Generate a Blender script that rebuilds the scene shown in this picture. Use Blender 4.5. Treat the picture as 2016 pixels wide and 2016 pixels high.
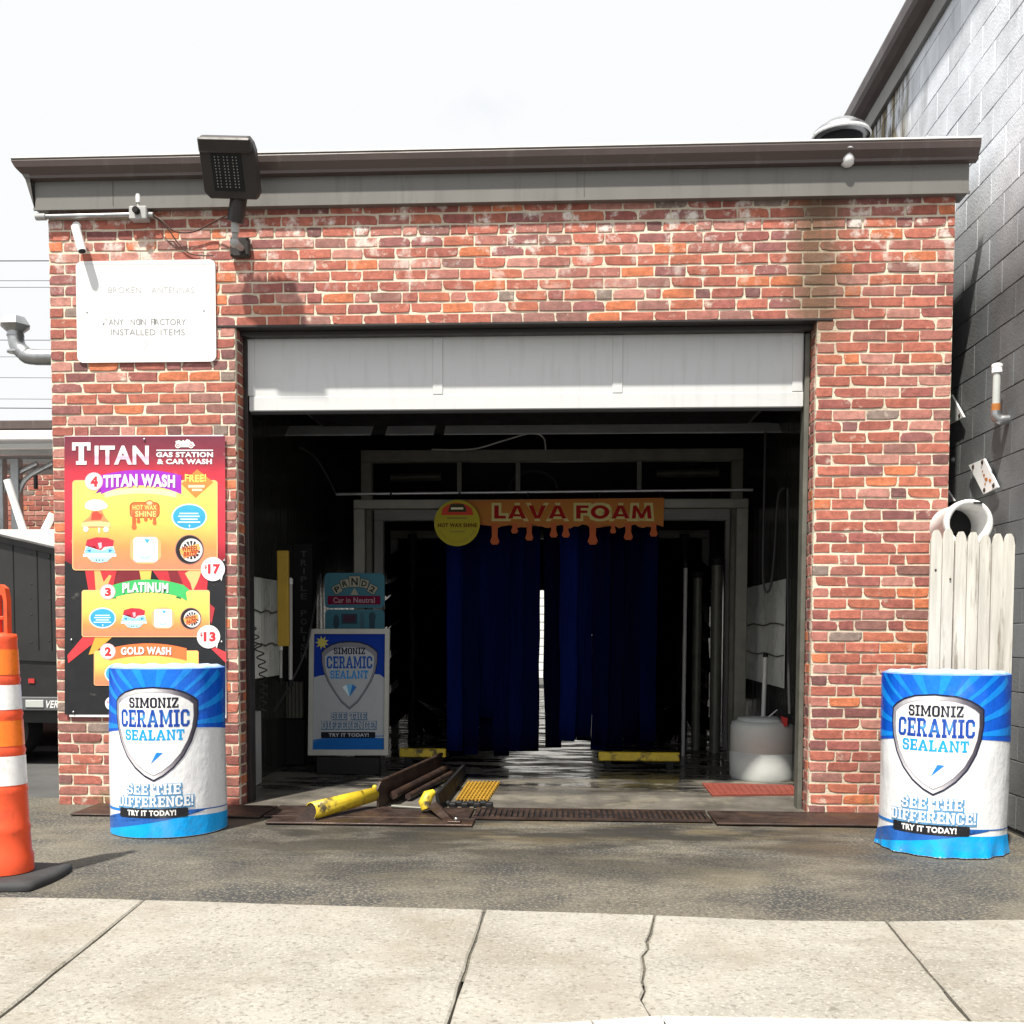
import bpy, bmesh, math, random
from mathutils import Vector, Matrix
for o in list(bpy.data.objects): bpy.data.objects.remove(o)
scn = bpy.context.scene
COL = scn.collection
R = math.radians
RNG = random.Random(7)

# ------------------------------------------------------------------ camera
CAM = Vector((3.404, -6.681, 1.177)); YAW, PITCH, ROLL = R(-3.047), R(-2.912), R(0.215)
FPX, PPX, PPY = 2022.5, 1007.9, 1344.3          # focal length and principal point in photo pixels (2016 wide)
_f = Vector((math.sin(YAW)*math.cos(PITCH), math.cos(YAW)*math.cos(PITCH), math.sin(PITCH)))
_r = Vector((math.cos(YAW), -math.sin(YAW), 0)); _u = _r.cross(_f)
CR = _r*math.cos(ROLL)+_u*math.sin(ROLL); CU = -_r*math.sin(ROLL)+_u*math.cos(ROLL); CF = _f
cam = bpy.data.cameras.new('camera'); camo = bpy.data.objects.new('camera', cam); COL.objects.link(camo)
m = Matrix.Identity(4)
for i in range(3): m[i][0], m[i][1], m[i][2], m[i][3] = CR[i], CU[i], -CF[i], CAM[i]
camo.matrix_world = m
cam.sensor_width = 36; cam.lens = 36*FPX/2016; cam.shift_x = (1008-PPX)/2016; cam.shift_y = (PPY-1008)/2016
cam.clip_start = 0.05; cam.clip_end = 800
scn.camera = camo

# ------------------------------------------------------------------ sky, sun, exposure
SUN_AZ, SUN_EL = R(25), R(62)                     # to the left of straight behind the camera
SD = Vector((-math.sin(SUN_AZ)*math.cos(SUN_EL), -math.cos(SUN_AZ)*math.cos(SUN_EL), math.sin(SUN_EL)))
w = bpy.data.worlds.new('World'); scn.world = w; w.use_nodes = True
nt = w.node_tree; nt.nodes.clear()
out = nt.nodes.new('ShaderNodeOutputWorld'); bg = nt.nodes.new('ShaderNodeBackground')
sky = nt.nodes.new('ShaderNodeTexSky'); sky.sky_type = 'NISHITA'; sky.sun_disc = False
sky.sun_elevation = SUN_EL; sky.sun_rotation = math.atan2(SD.x, SD.y); sky.air_density = 1.2; sky.dust_density = 2.5
tc = nt.nodes.new('ShaderNodeTexCoord'); nz = nt.nodes.new('ShaderNodeTexNoise')
nz.inputs['Scale'].default_value = 2.6; nz.inputs['Detail'].default_value = 7; nz.inputs['Roughness'].default_value = .55
rp = nt.nodes.new('ShaderNodeValToRGB'); rp.color_ramp.elements[0].position = .30; rp.color_ramp.elements[1].position = .46
rp.color_ramp.elements[0].color = (.74, .74, .74, 1); rp.color_ramp.elements[1].color = (1, 1, 1, 1)
mx = nt.nodes.new('ShaderNodeMix'); mx.data_type = 'RGBA'
mx.inputs['B'].default_value = (5.85, 5.95, 6.05, 1)
nt.links.new(tc.outputs['Generated'], nz.inputs['Vector']); nt.links.new(nz.outputs['Fac'], rp.inputs['Fac'])
nt.links.new(rp.outputs['Color'], mx.inputs['Factor']); nt.links.new(sky.outputs['Color'], mx.inputs['A'])
nt.links.new(mx.outputs['Result'], bg.inputs['Color']); nt.links.new(bg.outputs['Background'], out.inputs['Surface'])
bg.inputs['Strength'].default_value = 0.1
sl = bpy.data.lights.new('sun', 'SUN'); sl.energy = 4.7; sl.angle = R(1.6); sl.color = (1, .95, .86)
so = bpy.data.objects.new('sun', sl); COL.objects.link(so); so.rotation_euler = SD.to_track_quat('Z', 'Y').to_euler()
so.location = (0, 0, 12)
scn.view_settings.view_transform = 'Standard'; scn.view_settings.look = 'None'
scn.view_settings.exposure = 0.72; scn.view_settings.gamma = 1

# ------------------------------------------------------------------ pixel helpers (photo pixels -> directions)
def ray(u, v): return CF + CR*((u-PPX)/FPX) - CU*((v-PPY)/FPX)
def onY(u, v, Y): d = ray(u, v); return CAM + d*((Y-CAM.y)/d.y)
def onZ(u, v, Z=0.): d = ray(u, v); return CAM + d*((Z-CAM.z)/d.z)
def onX(u, v, X): d = ray(u, v); return CAM + d*((X-CAM.x)/d.x)

# ------------------------------------------------------------------ materials
MATS = {}
def mat(name, col, rough=.6, metal=0., var=.18, vscale=6., bump=.15, bscale=60., spec=.5, attr=False, stretch=None,
        stain=None, stain_scale=1.5, stain_lo=.5, stain_hi=.65, rvar=.1, coat=0., bdist=.004):
    if name in MATS: return MATS[name]
    M = bpy.data.materials.new(name); M.use_nodes = True; n = M.node_tree.nodes; L = M.node_tree.links
    b = n['Principled BSDF']; b.inputs['Metallic'].default_value = metal; b.inputs['Specular IOR Level'].default_value = spec
    b.inputs['Coat Weight'].default_value = coat; b.inputs['Coat Roughness'].default_value = .08
    geo = n.new('ShaderNodeNewGeometry'); mp = n.new('ShaderNodeMapping'); L.new(geo.outputs['Position'], mp.inputs['Vector'])
    if stretch: mp.inputs['Scale'].default_value = stretch
    if attr:
        a = n.new('ShaderNodeAttribute'); a.attribute_name = 'Col'; src = a.outputs['Color']
    else:
        a = n.new('ShaderNodeRGB'); a.outputs[0].default_value = (*col, 1); src = a.outputs[0]
    if var > 0:
        t = n.new('ShaderNodeTexNoise'); t.inputs['Scale'].default_value = vscale; t.inputs['Detail'].default_value = 6
        t.inputs['Roughness'].default_value = .62; L.new(mp.outputs['Vector'], t.inputs['Vector'])
        mr = n.new('ShaderNodeMapRange'); mr.inputs['From Min'].default_value = .28; mr.inputs['From Max'].default_value = .72
        mr.inputs['To Min'].default_value = 1-var; mr.inputs['To Max'].default_value = 1+var; L.new(t.outputs['Fac'], mr.inputs['Value'])
        vm = n.new('ShaderNodeVectorMath'); vm.operation = 'SCALE'; L.new(src, vm.inputs[0]); L.new(mr.outputs[0], vm.inputs['Scale'])
        src = vm.outputs[0]
        m2 = n.new('ShaderNodeMapRange'); m2.inputs['From Min'].default_value = .3; m2.inputs['From Max'].default_value = .7
        m2.inputs['To Min'].default_value = max(.02, rough-rvar); m2.inputs['To Max'].default_value = min(1, rough+rvar)
        L.new(t.outputs['Fac'], m2.inputs['Value']); L.new(m2.outputs[0], b.inputs['Roughness'])
    else: b.inputs['Roughness'].default_value = rough
    if stain:
        s = n.new('ShaderNodeTexNoise'); s.inputs['Scale'].default_value = stain_scale; s.inputs['Detail'].default_value = 8
        s.inputs['Roughness'].default_value = .65; L.new(mp.outputs['Vector'], s.inputs['Vector'])
        mr = n.new('ShaderNodeMapRange'); mr.inputs['From Min'].default_value = stain_lo; mr.inputs['From Max'].default_value = stain_hi
        L.new(s.outputs['Fac'], mr.inputs['Value'])
        mx = n.new('ShaderNodeMix'); mx.data_type = 'RGBA'; L.new(mr.outputs[0], mx.inputs['Factor']); L.new(src, mx.inputs['A'])
        mx.inputs['B'].default_value = (*stain, 1); src = mx.outputs['Result']
    L.new(src, b.inputs['Base Color'])
    if bump > 0:
        t2 = n.new('ShaderNodeTexNoise'); t2.inputs['Scale'].default_value = bscale; t2.inputs['Detail'].default_value = 5
        L.new(mp.outputs['Vector'], t2.inputs['Vector'])
        bp = n.new('ShaderNodeBump'); bp.inputs['Strength'].default_value = bump; bp.inputs['Distance'].default_value = bdist
        L.new(t2.outputs['Fac'], bp.inputs['Height']); L.new(bp.outputs[0], b.inputs['Normal'])
    MATS[name] = M; return M

def add_mix(M, colour, scale, lo, hi, stretch=(1, 1, 1), detail=8, zrange=None, fac=1., rough=None):
    """one more layer of shaped wear over a material's colour"""
    n = M.node_tree.nodes; L = M.node_tree.links; b = n['Principled BSDF']
    src = b.inputs['Base Color'].links[0].from_socket
    geo = n.new('ShaderNodeNewGeometry'); mp = n.new('ShaderNodeMapping'); mp.inputs['Scale'].default_value = stretch
    L.new(geo.outputs['Position'], mp.inputs['Vector'])
    t = n.new('ShaderNodeTexNoise'); t.inputs['Scale'].default_value = scale; t.inputs['Detail'].default_value = detail
    t.inputs['Roughness'].default_value = .65; L.new(mp.outputs['Vector'], t.inputs['Vector'])
    mr = n.new('ShaderNodeMapRange'); mr.inputs['From Min'].default_value = lo; mr.inputs['From Max'].default_value = hi
    mr.inputs['To Max'].default_value = fac
    L.new(t.outputs['Fac'], mr.inputs['Value']); f = mr.outputs[0]
    for ax, z0, z1 in (zrange or []):
        sp = n.new('ShaderNodeSeparateXYZ'); L.new(geo.outputs['Position'], sp.inputs[0])
        m2 = n.new('ShaderNodeMapRange'); m2.inputs['From Min'].default_value = z0; m2.inputs['From Max'].default_value = z1
        L.new(sp.outputs[ax], m2.inputs['Value'])
        mu = n.new('ShaderNodeMath'); mu.operation = 'MULTIPLY'; L.new(f, mu.inputs[0]); L.new(m2.outputs[0], mu.inputs[1]); f = mu.outputs[0]
    mx = n.new('ShaderNodeMix'); mx.data_type = 'RGBA'; L.new(f, mx.inputs['Factor']); L.new(src, mx.inputs['A'])
    mx.inputs['B'].default_value = (*colour, 1); L.new(mx.outputs['Result'], b.inputs['Base Color'])
    if rough is not None:
        mr2 = n.new('ShaderNodeMix'); mr2.data_type = 'FLOAT'; L.new(f, mr2.inputs['Factor'])
        if b.inputs['Roughness'].links: L.new(b.inputs['Roughness'].links[0].from_socket, mr2.inputs['A'])
        else: mr2.inputs['A'].default_value = b.inputs['Roughness'].default_value
        mr2.inputs['B'].default_value = rough; L.new(mr2.outputs['Result'], b.inputs['Roughness'])

m_brick = mat('brick', (1, 1, 1), .85, var=.30, vscale=22, bump=.5, bscale=90, spec=.25, attr=True, bdist=.006)
add_mix(m_brick, (.66, .56, .46), 9, .60, .70, fac=.8)                                    # mortar smears
add_mix(m_brick, (.82, .77, .70), 7, .53, .63, zrange=[(2, 3.25, 3.75)], fac=.85)          # lime bloom under the eave
add_mix(m_brick, (.10, .085, .06), 3.0, .5, .66, zrange=[(2, 1.0, .0)], fac=.45)          # splash grime near the ground
add_mix(m_brick, (.16, .15, .07), 5.0, .54, .66, zrange=[(2, .35, .05)], fac=.7)          # moss at the foot
add_mix(m_brick, (.13, .085, .05), 3.0, .26, .46, stretch=(1.2, 1, .35), zrange=[(0, 4.72, 4.90), (0, 5.25, 5.02), (2, 2.8, 3.2)], fac=.85)   # old leak stain below the eave
add_mix(m_brick, (.07, .045, .035), 1.1, .56, .70, fac=.35)
m_mortar = mat('mortar', (.70, .625, .495), .95, var=.16, vscale=14, bump=.6, bscale=70, spec=.1, bdist=.008)
add_mix(m_mortar, (.30, .26, .19), 2.5, .5, .68, zrange=[(2, 1.3, .0)], fac=.6)
add_mix(m_mortar, (.20, .15, .10), 3.0, .26, .46, stretch=(1.2, 1, .35), zrange=[(0, 4.72, 4.90), (0, 5.25, 5.02), (2, 2.8, 3.2)], fac=.85)
add_mix(m_mortar, (.40, .33, .24), 1.6, .50, .66, fac=.6)
m_asph = mat('asphalt', (.125, .114, .092), .85, var=.30, vscale=5, bump=.8, bscale=160, spec=.25, stain=(.050, .051, .051), stain_scale=1.1, stain_lo=.45, stain_hi=.60, bdist=.006)
add_mix(m_asph, (.24, .215, .17), 62, .50, .62, detail=4, fac=.8)
add_mix(m_asph, (.05, .05, .05), 50, .54, .64, detail=4, fac=.7, stretch=(1.1, .8, 1))                        # stone chips
add_mix(m_asph, (.16, .14, .095), 1.3, .50, .66, stretch=(.7, 1.6, 1), fac=.6)
add_mix(m_asph, (.034, .032, .029), 1.7, .38, .54, stretch=(.6, 1.3, 1), zrange=[(1, -2.6, -.9), (0, .7, 1.8), (0, 5.9, 4.6)], fac=.85, rough=.32)   # wet run-off from the bay
add_mix(m_asph, (.15, .115, .065), 2.3, .50, .62, stretch=(.5, 1.6, 1), zrange=[(1, -1.6, -.5), (0, 2.0, 3.0)], fac=.6)
m_lot = mat('lot_asphalt', (.09, .09, .088), .9, var=.25, vscale=2, bump=.5, bscale=120, spec=.2)
m_conc = mat('sidewalk_concrete', (.312, .298, .264), .9, var=.12, vscale=3, bump=.55, bscale=150, spec=.2, stain=(.255, .240, .208), stain_scale=1.2, bdist=.004)
add_mix(m_conc, (.14, .125, .10), 52, .52, .66, detail=6, fac=.75)
add_mix(m_conc, (.46, .43, .37), 66, .54, .66, detail=4, fac=.7)
add_mix(m_conc, (.22, .19, .145), 2.2, .48, .66, fac=.5)
add_mix(m_conc, (.09, .08, .065), 11, .70, .73, detail=2, fac=.45)
add_mix(m_conc, (.16, .14, .11), 1.1, .55, .72, stretch=(.5, 2, 1), fac=.55)
m_kerb = mat('kerb_stone', (.55, .53, .50), .85, var=.15, vscale=10, bump=.4)
m_dirt = mat('joint_dirt', (.05, .042, .03), .95, var=.3, vscale=30, bump=.5)
m_floor = mat('wash_floor', (.11, .10, .085), .5, var=.35, vscale=3, bump=.25, bscale=18, spec=.5, rvar=.25)
add_mix(m_floor, (.018, .018, .018), 3.4, .42, .56, stretch=(.4, 1.5, 1), rough=.10, zrange=[(1, .5, .95)])
add_mix(m_floor, (.20, .18, .14), 3.2, .52, .62, stretch=(1, 1, 1), fac=.7, zrange=[(1, 1.7, 1.3)])
m_block = mat('painted_block', (.36, .385, .41), .8, var=.16, vscale=4, bump=.6, bscale=70, spec=.2, attr=True)
add_mix(m_block, (.20, .20, .19), 3.2, .58, .72, stretch=(1, 1.6, .5), fac=.35)
m_blockj = mat('block_joint', (.055, .055, .055), .9, var=.2, bump=.3)
m_fascia = mat('grey_fascia', (.165, .158, .145), .45, var=.06, vscale=3, bump=.05, spec=.5, stretch=(1, 1, .2))
m_gutter = mat('brown_gutter', (.085, .062, .055), .4, var=.12, vscale=4, bump=.08)
m_dark = mat('black_metal', (.014, .014, .015), .6, spec=.2, var=.2, vscale=8, bump=.1)
m_bronze = mat('bronze_metal', (.032, .027, .025), .45, metal=.2, var=.15, vscale=8, bump=.06)
m_galv = mat('galvanised_steel', (.42, .43, .44), .38, metal=.85, var=.2, vscale=9, bump=.08)
m_arch = mat('arch_steel', (.14, .14, .118), .5, metal=.3, var=.25, vscale=7, bump=.1)
m_rust = mat('rusty_plate', (.040, .025, .021), .5, metal=.3, var=.4, vscale=10, bump=.4, bscale=80, stain=(.075, .044, .028), stain_scale=4, rvar=.2)
m_white = mat('white_paint', (.80, .80, .79), .4, var=.04, vscale=3, bump=.03)
m_door = mat('door_paint', (.60, .61, .61), .38, var=.04, vscale=3, bump=.06, bscale=30, stretch=(.25, 1, 1))
m_grey = mat('grey_plastic', (.42, .42, .41), .45, var=.08, bump=.05)
m_tank = mat('tank_plastic', (.50, .52, .50), .42, var=.08, vscale=5, bump=.06)
m_yel = mat('yellow_paint', (.58, .42, .025), .45, var=.2, vscale=14, bump=.2, bscale=50, stain=(.06, .045, .02), stain_scale=9, stain_lo=.54, stain_hi=.64)
m_yplate = mat('yellow_board', (.42, .27, .03), .5, var=.12, bump=.1)
m_grate = mat('yellow_grating', (.36, .20, .02), .55, var=.2, vscale=12, bump=.1)
m_redmat = mat('red_mat', (.19, .038, .024), .7, var=.15, vscale=10, bump=.2)
m_rubber = mat('black_rubber', (.030, .031, .033), .75, var=.3, vscale=9, bump=.2)
m_orange = mat('orange_plastic', (.80, .085, .022), .48, var=.10, vscale=7, bump=.05)
m_oband = mat('orange_sheeting', (.90, .19, .015), .35, var=.08, vscale=40, bump=.1, bscale=200)
m_wband = mat('white_sheeting', (.82, .82, .82), .35, var=.08, vscale=40, bump=.1, bscale=200)
m_print = mat('print', (1, 1, 1), .38, var=.05, vscale=14, bump=.03, bscale=30, attr=True)
m_printi = mat('dull_print', (1, 1, 1), .75, var=.05, vscale=14, bump=.03, bscale=30, spec=.08, attr=True)
m_vinyl = mat('wrap_vinyl', (1, 1, 1), .28, var=.05, vscale=9, bump=.5, bscale=11, attr=True, bdist=.02, stretch=(1, 1, .55))
m_wood = mat('weathered_wood', (.60, .575, .52), .85, var=.22, vscale=9, bump=.4, bscale=40, stretch=(3, 3, .25), stain=(.24, .205, .16), stain_scale=7, stain_lo=.56, stain_hi=.68)
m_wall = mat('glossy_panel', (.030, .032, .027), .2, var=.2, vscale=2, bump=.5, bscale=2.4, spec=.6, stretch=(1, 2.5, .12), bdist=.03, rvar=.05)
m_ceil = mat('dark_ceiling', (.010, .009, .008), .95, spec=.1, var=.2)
m_blue = mat('blue_cloth', (.006, .022, .17), .9, spec=.03, var=.4, vscale=5, bump=.3, bscale=25, stretch=(4, 4, .2), attr=True)
m_wax = mat('wax_drip', (.34, .085, .03), .7, spec=.1, var=.05)
m_brown = mat('brown_cable', (.06, .028, .02), .6, var=.1)
m_lens = mat('led_lens', (.30, .29, .27), .2, var=.05, bump=0)
m_glassw = mat('acrylic_light', (.88, .91, .95), .14, var=.12, vscale=4, bump=.15, bscale=6, spec=.6)
m_trail = mat('trailer_black', (.024, .0235, .023), .4, var=.2, vscale=2, bump=.03)
m_trail2 = mat('trailer_fender', (.012, .012, .012), .5, var=.2)
m_leaf = mat('leaf', (.05, .07, .02), .6, var=.3)
m_red = mat('red_plastic', (.45, .03, .03), .4, var=.1)
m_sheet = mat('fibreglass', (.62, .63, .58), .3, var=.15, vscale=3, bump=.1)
m_awn = mat('awning_sheet', (.42, .45, .47), .4, var=.12, vscale=2, bump=.1)

# grime and wear with shapes of their own
add_mix(m_vinyl, (.16, .15, .13), 7, .52, .66, zrange=[(2, .2, .02)], fac=.30)
add_mix(m_vinyl, (.45, .48, .52), 3.2, .60, .70, stretch=(1, 1, .4), fac=.15)
add_mix(m_door, (.30, .30, .28), 6, .52, .70, stretch=(3, 1, .25), fac=.2)
add_mix(m_orange, (.30, .05, .025), 9, .56, .68, fac=.5)
add_mix(m_wband, (.42, .40, .36), 11, .52, .66, fac=.55)
add_mix(m_oband, (.40, .10, .02), 11, .55, .68, fac=.5)
add_mix(m_fascia, (.09, .085, .078), 4, .54, .68, stretch=(2, 1, .2), fac=.5)
add_mix(m_gutter, (.15, .125, .11), 6, .56, .68, stretch=(2, 1, .3), fac=.45)
add_mix(m_print, (.45, .42, .38), 9, .64, .72, fac=.25)
add_mix(m_trail, (.06, .056, .05), 3, .52, .68, stretch=(1, 1, .3), fac=.5)
# ------------------------------------------------------------------ mesh builder
class MB:
    def __init__(s): s.v = []; s.f = []; s.c = []; s.sm = []; s.col = None
    def add(s, vs, fs, smooth=False, cols=None):
        b = len(s.v); s.v += [Vector(p) for p in vs]
        s.c += cols if cols else [s.col or (1, 1, 1)]*len(vs)
        s.f += [tuple(i+b for i in f) for f in fs]; s.sm += [smooth]*len(fs); return s
    def box(s, x0, x1, y0, y1, z0, z1, M=None):
        x0, x1 = sorted((x0, x1)); y0, y1 = sorted((y0, y1)); z0, z1 = sorted((z0, z1))
        vs = [Vector((x, y, z)) for x in (x0, x1) for y in (y0, y1) for z in (z0, z1)]
        if M: vs = [M @ p for p in vs]
        return s.add(vs, [(0, 1, 3, 2), (4, 6, 7, 5), (0, 4, 5, 1), (2, 3, 7, 6), (0, 2, 6, 4), (1, 5, 7, 3)])
    def cbox(s, x0, x1, y0, y1, z0, z1, c=.004, M=None):
        """box with all edges chamfered"""
        bm = bmesh.new(); t = MB().box(x0, x1, y0, y1, z0, z1)
        vs = [bm.verts.new(p) for p in t.v]; [bm.faces.new([vs[i] for i in f]) for f in t.f]
        bmesh.ops.bevel(bm, geom=list(bm.edges), offset=c, segments=1, affect='EDGES')
        bm.verts.ensure_lookup_table(); pts = [M @ q.co if M else q.co.copy() for q in bm.verts]
        bm.verts.index_update(); fs = [tuple(q.index for q in f.verts) for f in bm.faces]; bm.free(); return s.add(pts, fs)
    def prism(s, pts, off, smooth=False):
        """polygon pts (3d loop) extruded by the vector off"""
        n = len(pts); off = Vector(off); a = [Vector(p) for p in pts]; vs = a+[p+off for p in a]
        fs = [tuple(range(n))[::-1], tuple(range(n, 2*n))]+[(i, (i+1) % n, n+(i+1) % n, n+i) for i in range(n)]
        return s.add(vs, fs, smooth)
    def tube(s, path, r, n=8, caps=True, closed=False):
        P = [Vector(p) for p in path]; k = len(P); rr = r if isinstance(r, (list, tuple)) else [r]*k
        vs = []; prev = None
        for i in range(k):
            t = (P[min(i+1, k-1)]-P[max(i-1, 0)]).normalized()
            if prev is None:
                a = Vector((0, 0, 1)) if abs(t.z) < .9 else Vector((1, 0, 0)); u = t.cross(a).normalized()
            else:
                u = (prev-t*prev.dot(t)).normalized()
            prev = u; v = t.cross(u)
            for j in range(n):
                an = 2*math.pi*j/n; vs.append(P[i]+u*(rr[i]*math.cos(an))+v*(rr[i]*math.sin(an)))
        fs = [(i*n+j, i*n+(j+1) % n, (i+1)*n+(j+1) % n, (i+1)*n+j) for i in range(k-1) for j in range(n)]
        s.add(vs, fs, True)
        if caps: s.add([vs[j] for j in range(n)], [tuple(range(n))]); s.add([vs[(k-1)*n+j] for j in range(n)], [tuple(range(n))[::-1]])
        return s
    def lathe(s, prof, c=(0, 0, 0), n=32, M=None, smooth=True, cap=True):
        vs = []
        for r, z in prof:
            for j in range(n):
                an = 2*math.pi*j/n; p = Vector((c[0]+r*math.cos(an), c[1]+r*math.sin(an), c[2]+z)); vs.append(M @ p if M else p)
        fs = [(i*n+j, i*n+(j+1) % n, (i+1)*n+(j+1) % n, (i+1)*n+j) for i in range(len(prof)-1) for j in range(n)]
        s.add(vs, fs, smooth)
        if cap:
            for i, rv in ((0, True), (len(prof)-1, False)):
                if prof[i][0] > 1e-6: s.add([vs[i*n+j] for j in range(n)], [tuple(range(n))[::-1] if rv else tuple(range(n))])
        return s
    def ball(s, c, r, n=10, sc=(1, 1, 1)):
        c = Vector(c); k = n//2
        vs = [c+Vector((r*sc[0]*math.sin(math.pi*i/k)*math.cos(2*math.pi*j/n), r*sc[1]*math.sin(math.pi*i/k)*math.sin(2*math.pi*j/n), r*sc[2]*math.cos(math.pi*i/k))) for i in range(k+1) for j in range(n)]
        return s.add(vs, [(i*n+j, i*n+(j+1) % n, (i+1)*n+(j+1) % n, (i+1)*n+j) for i in range(k) for j in range(n)], True)
    def build(s, name, m, parent=None, kind=None):
        o0 = parent_origin(parent)
        me = bpy.data.meshes.new(name); me.from_pydata([tuple(p-o0) for p in s.v], [], s.f); me.validate()
        if len(me.polygons) == len(s.sm): me.polygons.foreach_set('use_smooth', s.sm)
        ca = me.color_attributes.new('Col', 'FLOAT_COLOR', 'POINT')
        ca.data.foreach_set('color', [x for c in s.c for x in (c[0], c[1], c[2], 1.)])
        bm = bmesh.new(); bm.from_mesh(me); bmesh.ops.recalc_face_normals(bm, faces=bm.faces) if s.closed else None; bm.to_mesh(me); bm.free()
        me.materials.append(m); ob = bpy.data.objects.new(name, me); COL.objects.link(ob); ob.parent = parent
        if kind: ob['kind'] = kind
        return ob
    closed = True
def parent_origin(p):
    o = Vector((0, 0, 0))
    while p is not None: o = o+p.location; p = p.parent
    return o
def thing(name, label, cat, loc=(0, 0, 0), group=None):
    o = bpy.data.objects.new(name, None); COL.objects.link(o); o.location = loc; o.empty_display_size = .1
    return tag(o, label, cat, group)
def tag(o, label, cat, group=None):
    o['label'] = label; o['category'] = cat
    if group: o['group'] = group
    return o
def bezier(pts, n=10):
    """smooth curve through points"""
    P = [Vector(p) for p in pts]; out = []
    for i in range(len(P)-1):
        p0 = P[max(i-1, 0)]; p1 = P[i]; p2 = P[i+1]; p3 = P[min(i+2, len(P)-1)]
        for j in range(n):
            t = j/n; out.append(.5*((2*p1)+(p2-p0)*t+(2*p0-5*p1+4*p2-p3)*t*t+(3*p1-p0-3*p2+p3)*t**3))
    return out+[P[-1]]

# ------------------------------------------------------------------ printed artwork (flat layers on a plane or wrapped round a drum)
_tx = {}
def text2d(s, bold=.0):
    k = (s, bold)
    if k in _tx: return _tx[k]
    cu = bpy.data.curves.new('lettering', 'FONT'); cu.body = s; cu.size = 1; cu.offset = bold; cu.resolution_u = 3; cu.space_character = 1+bold*2.2
    ob = bpy.data.objects.new('lettering', cu); COL.objects.link(ob)
    dg = bpy.context.evaluated_depsgraph_get(); me = ob.evaluated_get(dg).to_mesh()
    vs = [(q.co.x, q.co.y) for q in me.vertices]; fs = [tuple(p.vertices) for p in me.polygons]
    ob.evaluated_get(dg).to_mesh_clear(); bpy.data.objects.remove(ob); bpy.data.curves.remove(cu)
    x0 = min(p[0] for p in vs); x1 = max(p[0] for p in vs); y0 = min(p[1] for p in vs); y1 = max(p[1] for p in vs)
    vs = [((x-x0)/max(x1-x0, 1e-6), (y-y0)/max(y1-y0, 1e-6)) for x, y in vs]
    _tx[k] = (vs, fs); return _tx[k]

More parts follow.
